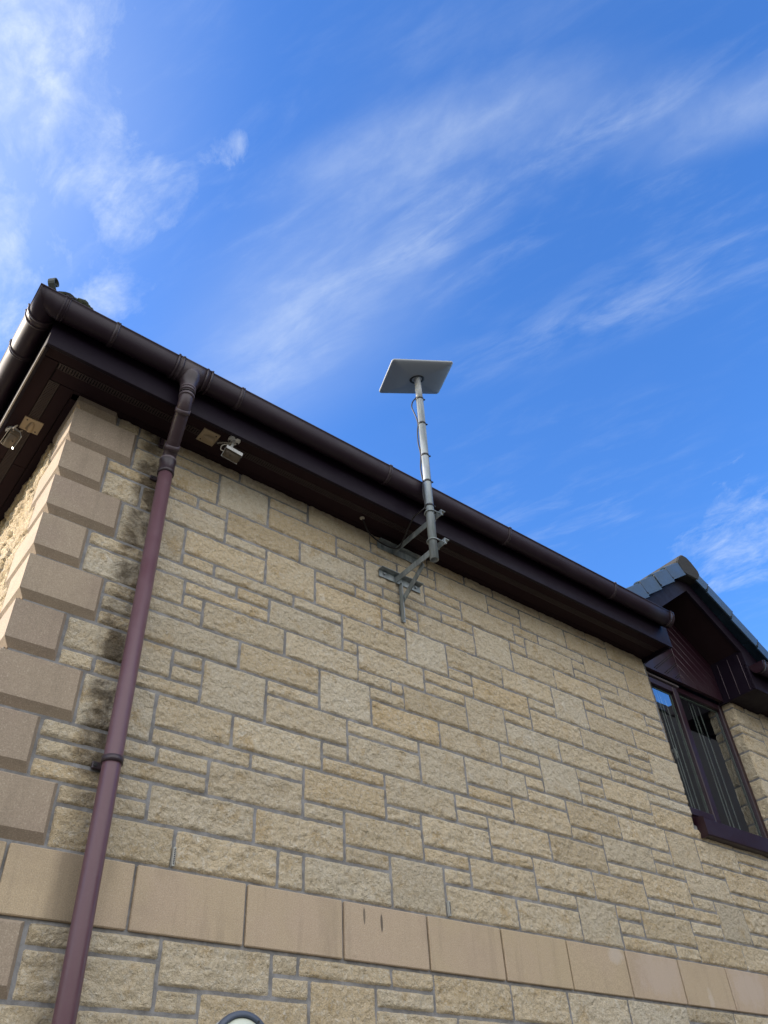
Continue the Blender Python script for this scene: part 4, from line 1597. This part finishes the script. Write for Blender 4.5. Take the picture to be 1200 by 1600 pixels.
solo('cable_bush', m, M['cablew'], 'small pale bush where the cable enters the soffit', 'cable bush')

# ---------------------------------------------------------------- cameras and cover plates under the soffit


def frame(fwd, up=(0, 0, 1)):
    f = Vector(fwd).normalized(); r = f.cross(Vector(up)).normalized(); u = r.cross(f)
    return f, r, u


def security_camera(label, mount, centre, fwd, roll, cable_to):
    t = thing('security_camera', label, 'security camera', mount, 'security cameras under the eaves')
    f, r, u = frame(fwd)
    r, u = r * math.cos(roll) + u * math.sin(roll), u * math.cos(roll) - r * math.sin(roll)
    C0 = Vector(centre)

    SC = 0.86

    def P(a, b_, c_):
        return tuple(C0 + (f * a + r * b_ + u * c_) * SC)
    m = MB()
    m.disc(mount, (0, 0, -1), 0.033, 0.009, 26, 0, 0.003)
    for k in range(3):
        a = 2.1 * k + 0.4
        m.disc((mount[0] + 0.024 * math.cos(a), mount[1] + 0.024 * math.sin(a), mount[2] - 0.009), (0, 0, -1), 0.006, 0.002, 10, 1)
    part('mount_plate', m, [M['chrome'], M['dark']], t)
    m = MB()
    m.tube(smooth_path([Vector(mount) + Vector((0, 0, -0.006)), (Vector(mount) + Vector(P(-0.02, 0, 0.040))) / 2 + Vector((0, 0, -0.008)), P(-0.015, 0, 0.022)], 5), 0.0075, 12)
    m.disc(P(-0.015, 0, 0.030), tuple(u), 0.012, 0.01, 16)
    part('swivel_arm', m, M['chrome'], t)
    # folded hood: open below and in front
    m = MB()
    prof = [(-0.040, -0.020), (-0.026, 0.022), (-0.016, 0.030), (0.016, 0.030), (0.026, 0.022), (0.040, -0.020)]
    inn = [(x * 0.95, z - 0.0022 if z > -0.019 else z) for x, z in prof][::-1]
    sec = prof + inn
    m.loft([[P(a, x, z) for x, z in sec] for a in (-0.048, 0.058)], smooth=False)
    part('hood', m, M['chrome'], t)
    m = MB()
    for (a0, a1, wx, z0, z1) in ((-0.046, 0.056, 0.029, -0.024, 0.014),):
        vs = [P(a, b_, c_) for c_ in (z0, z1) for b_ in (-wx, wx) for a in (a0, a1)]
        m.add(vs, [(0, 2, 3, 1), (4, 5, 7, 6), (0, 1, 5, 4), (2, 6, 7, 3), (0, 4, 6, 2), (1, 3, 7, 5)])
    # rounded belly
    rg = []
    for a in (-0.040, 0.054):
        rg.append([P(a, 0.026 * math.cos(q), -0.022 - 0.011 * math.sin(q)) for q in [math.pi * k / 8 for k in range(9)]])
    m.loft(rg)
    part('body', m, M['body'], t)
    m = MB()
    m.disc(P(0.0565, 0, -0.004), tuple(f), 0.018, 0.004, 22)
    part('lens', m, M['lens'], t)
    m = MB()
    m.disc(P(-0.005, 0.010, -0.0365), tuple(-u), 0.004, 0.002, 10)
    part('screw', m, M['dark'], t)
    m = MB()
    q = [P(-0.046, -0.012, 0.0), P(-0.066, -0.020, 0.006), P(-0.070, -0.006, 0.030), Vector(mount) + Vector((-0.02, 0.012, -0.035)), Vector(mount) + Vector((0.012, 0.01, -0.014)),
         (Vector(mount) + Vector(cable_to)) / 2 + Vector((0, 0, -0.008)), cable_to]
    m.tube(smooth_path(q, 6), 0.0028, 8)
    part('cable', m, M['cablew'], t)
    return t


security_camera('steel-hooded camera hanging under the front soffit right of the downpipe', (0.102, -0.205, SOF), (0.100, -0.196, 4.588),
                (1.0, -0.10, -0.22), 0.0, (0.034, -0.150, SOF - 0.02))
security_camera('sunlit steel-hooded camera under the soffit at the left edge of the picture', (-0.838, 0.385, SOF), (-0.835, 0.345, 4.602),
                (-0.10, 1.0, -0.22), 0.0, (-0.80, 0.335, SOF - 0.02))


def cover(label, cx, cy, turn):
    t = thing('cable_cover', label, 'cable cover', (cx, cy, SOF), 'beige cable covers on the soffit')
    ca, sa = math.cos(turn), math.sin(turn)

    def P(a, b_, c_):
        return (cx + a * ca - b_ * sa, cy + a * sa + b_ * ca, SOF - c_)
    m = MB()
    h = 0.047
    prof = [(0.0, 1.0), (0.0035, 1.0), (0.005, 0.97)]
    m.loft([[P(x * h * k, y * h * k, c_) for x, y in ((-1, -1), (1, -1), (1, 1), (-1, 1))] for c_, k in prof], smooth=False)
    part('plate', m, M['cover'], t)
    m = MB()
    # cowl: half-dome that opens towards +a
    rg = []
    for i in range(9):
        s_ = i / 8
        a = -0.030 + 0.062 * s_
        w = 0.016 * math.sqrt(max(0.02, 1 - (1 - s_) ** 2)) + 0.002
        hh = 0.020 * math.sqrt(max(0.02, 1 - (1 - s_) ** 2))
        rg.append([P(a, w * math.cos(q), 0.004 + hh * math.sin(q)) for q in [math.pi * k / 10 for k in range(11)]])
    m.loft(rg)
    part('cowl', m, M['cover'], t)
    m = MB()
    for (a, b_) in ((-0.030, 0.030), (0.030, -0.030)):
        m = MB()
        m.disc(P(a, b_, 0.005), (0, 0, -1), 0.004, 0.002, 10)
        part('screw', m, M['dark'], t)


cover('beige square cable cover on the front soffit beside the hooded camera', -0.017, -0.145, 0.0)
cover('beige square cable cover on the left soffit close to the corner quoins', -0.7745, 0.294, math.pi / 2)

# ---------------------------------------------------------------- wall lamp and weep vents
lp = thing('wall_lamp', 'round grey-rimmed bulkhead lamp on the stone below the smooth course', 'wall lamp', (0.430, 0, 2.045))
LC = Vector((0.430, -0.012, 2.043))
m = MB(); m.disc(LC, (0, -1, 0), 0.112, 0.05, 48, 0, 0.004)
part('body', m, M['lamp_side'], lp)
m = MB()
n = 56
rg = []
for r, y in ((0.099, -0.050), (0.099, -0.064), (0.102, -0.068), (0.112, -0.067), (0.119, -0.060), (0.119, -0.050)):
    rg.append([(LC.x + r * math.cos(2 * math.pi * i / n), LC.y + y, LC.z + r * math.sin(2 * math.pi * i / n)) for i in range(n)])
m.loft(rg, True, False, False)
part('rim', m, M['lamp_rim'], lp)
m = MB()
rg = []
for k in range(6):
    a = math.pi / 2 * k / 5
    rg.append([(LC.x + 0.0995 * math.cos(a) * math.cos(2 * math.pi * i / n), LC.y - 0.055 - 0.022 * math.sin(a), LC.z + 0.0995 * math.cos(a) * math.sin(2 * math.pi * i / n)) for i in range(n)] if k < 5 else
              [(LC.x + 0.001 * math.cos(2 * math.pi * i / n), LC.y - 0.077, LC.z + 0.001 * math.sin(2 * math.pi * i / n)) for i in range(n)])
m.loft(rg)
part('lens', m, M['lamp_lens'], lp)
m = MB(); m.disc((LC.x + 0.055, LC.y - 0.067, LC.z + 0.088), (0, -1, 0), 0.004, 0.003, 12)
part('screw', m, M['dark'], lp)


def weep(x, z0, z1, label):
    t = thing('weep_vent', label, 'weep vent', (x, 0, z0), 'plastic weep vents in the mortar')
    m = MB()
    m.bbox(x - 0.0050, x + 0.0050, -0.016, 0.001, z0, z1, 0.001)
    part('frame', m, mat_plain('weep_grey', (0.42, 0.42, 0.40), 0.5), t)
    m = MB()
    k = 9
    for i in range(k):
        z = z0 + 0.006 + (z1 - z0 - 0.010) * i / k
        m.box(x - 0.0028, x + 0.0028, -0.0172, -0.0162, z, z + 0.0035)
    part('slot', m, M['dark'], t)


weep(0.1345, 2.604, 2.672, 'small grey weep vent in a joint right of the downpipe')
weep(1.4890, 2.604, 2.668, 'small grey weep vent in a joint below the middle of the wall')

# ---------------------------------------------------------------- the house across the way (seen only in the glass)
nb = thing('neighbour_house', 'dark rendered house with a grey tiled roof, seen only as a reflection in the window', 'house', (12.7, -6.6, 0))
m = MB()
NX0, NX1, NY0, NY1, NH, NR = 8.4, 17.0, -10.5, -2.7, 7.0, 9.5
ymid = (NY0 + NY1) / 2
m.box(NX0, NX1, NY0, NY1, 0, NH)
m.prism([(NY0, NH), (NY1, NH), (ymid, NR)], 'x', NX0, NX1)
part('wall', m, M['render'], nb)
m = MB()
for s_ in (NY0 - 0.03, NY1 + 0.03):
    k = (NR - NH) / (ymid - NY0)
    ze = NH - 0.03 * k
    q = [(s_, ze + 0.03), (ymid, NR + 0.03), (ymid, NR + 0.14), (s_, ze + 0.14)]
    m.prism(q, 'x', NX0 - 0.03, NX1 + 0.03)
part('roof', m, M['dark'], nb)
for yy in (-9.0, -6.5, -4.0):
    m = MB()
    m.bbox(NX0 - 0.05, NX0 + 0.03, yy - 0.6, yy + 0.6, 3.7, 5.0, 0.01)
    fr_ = part('window', m, M['wine'], nb)
    m = MB(); m.box(NX0 - 0.056, NX0 - 0.051, yy - 0.5, yy + 0.5, 3.8, 4.9)
    part('pane', m, M['lens'], fr_)
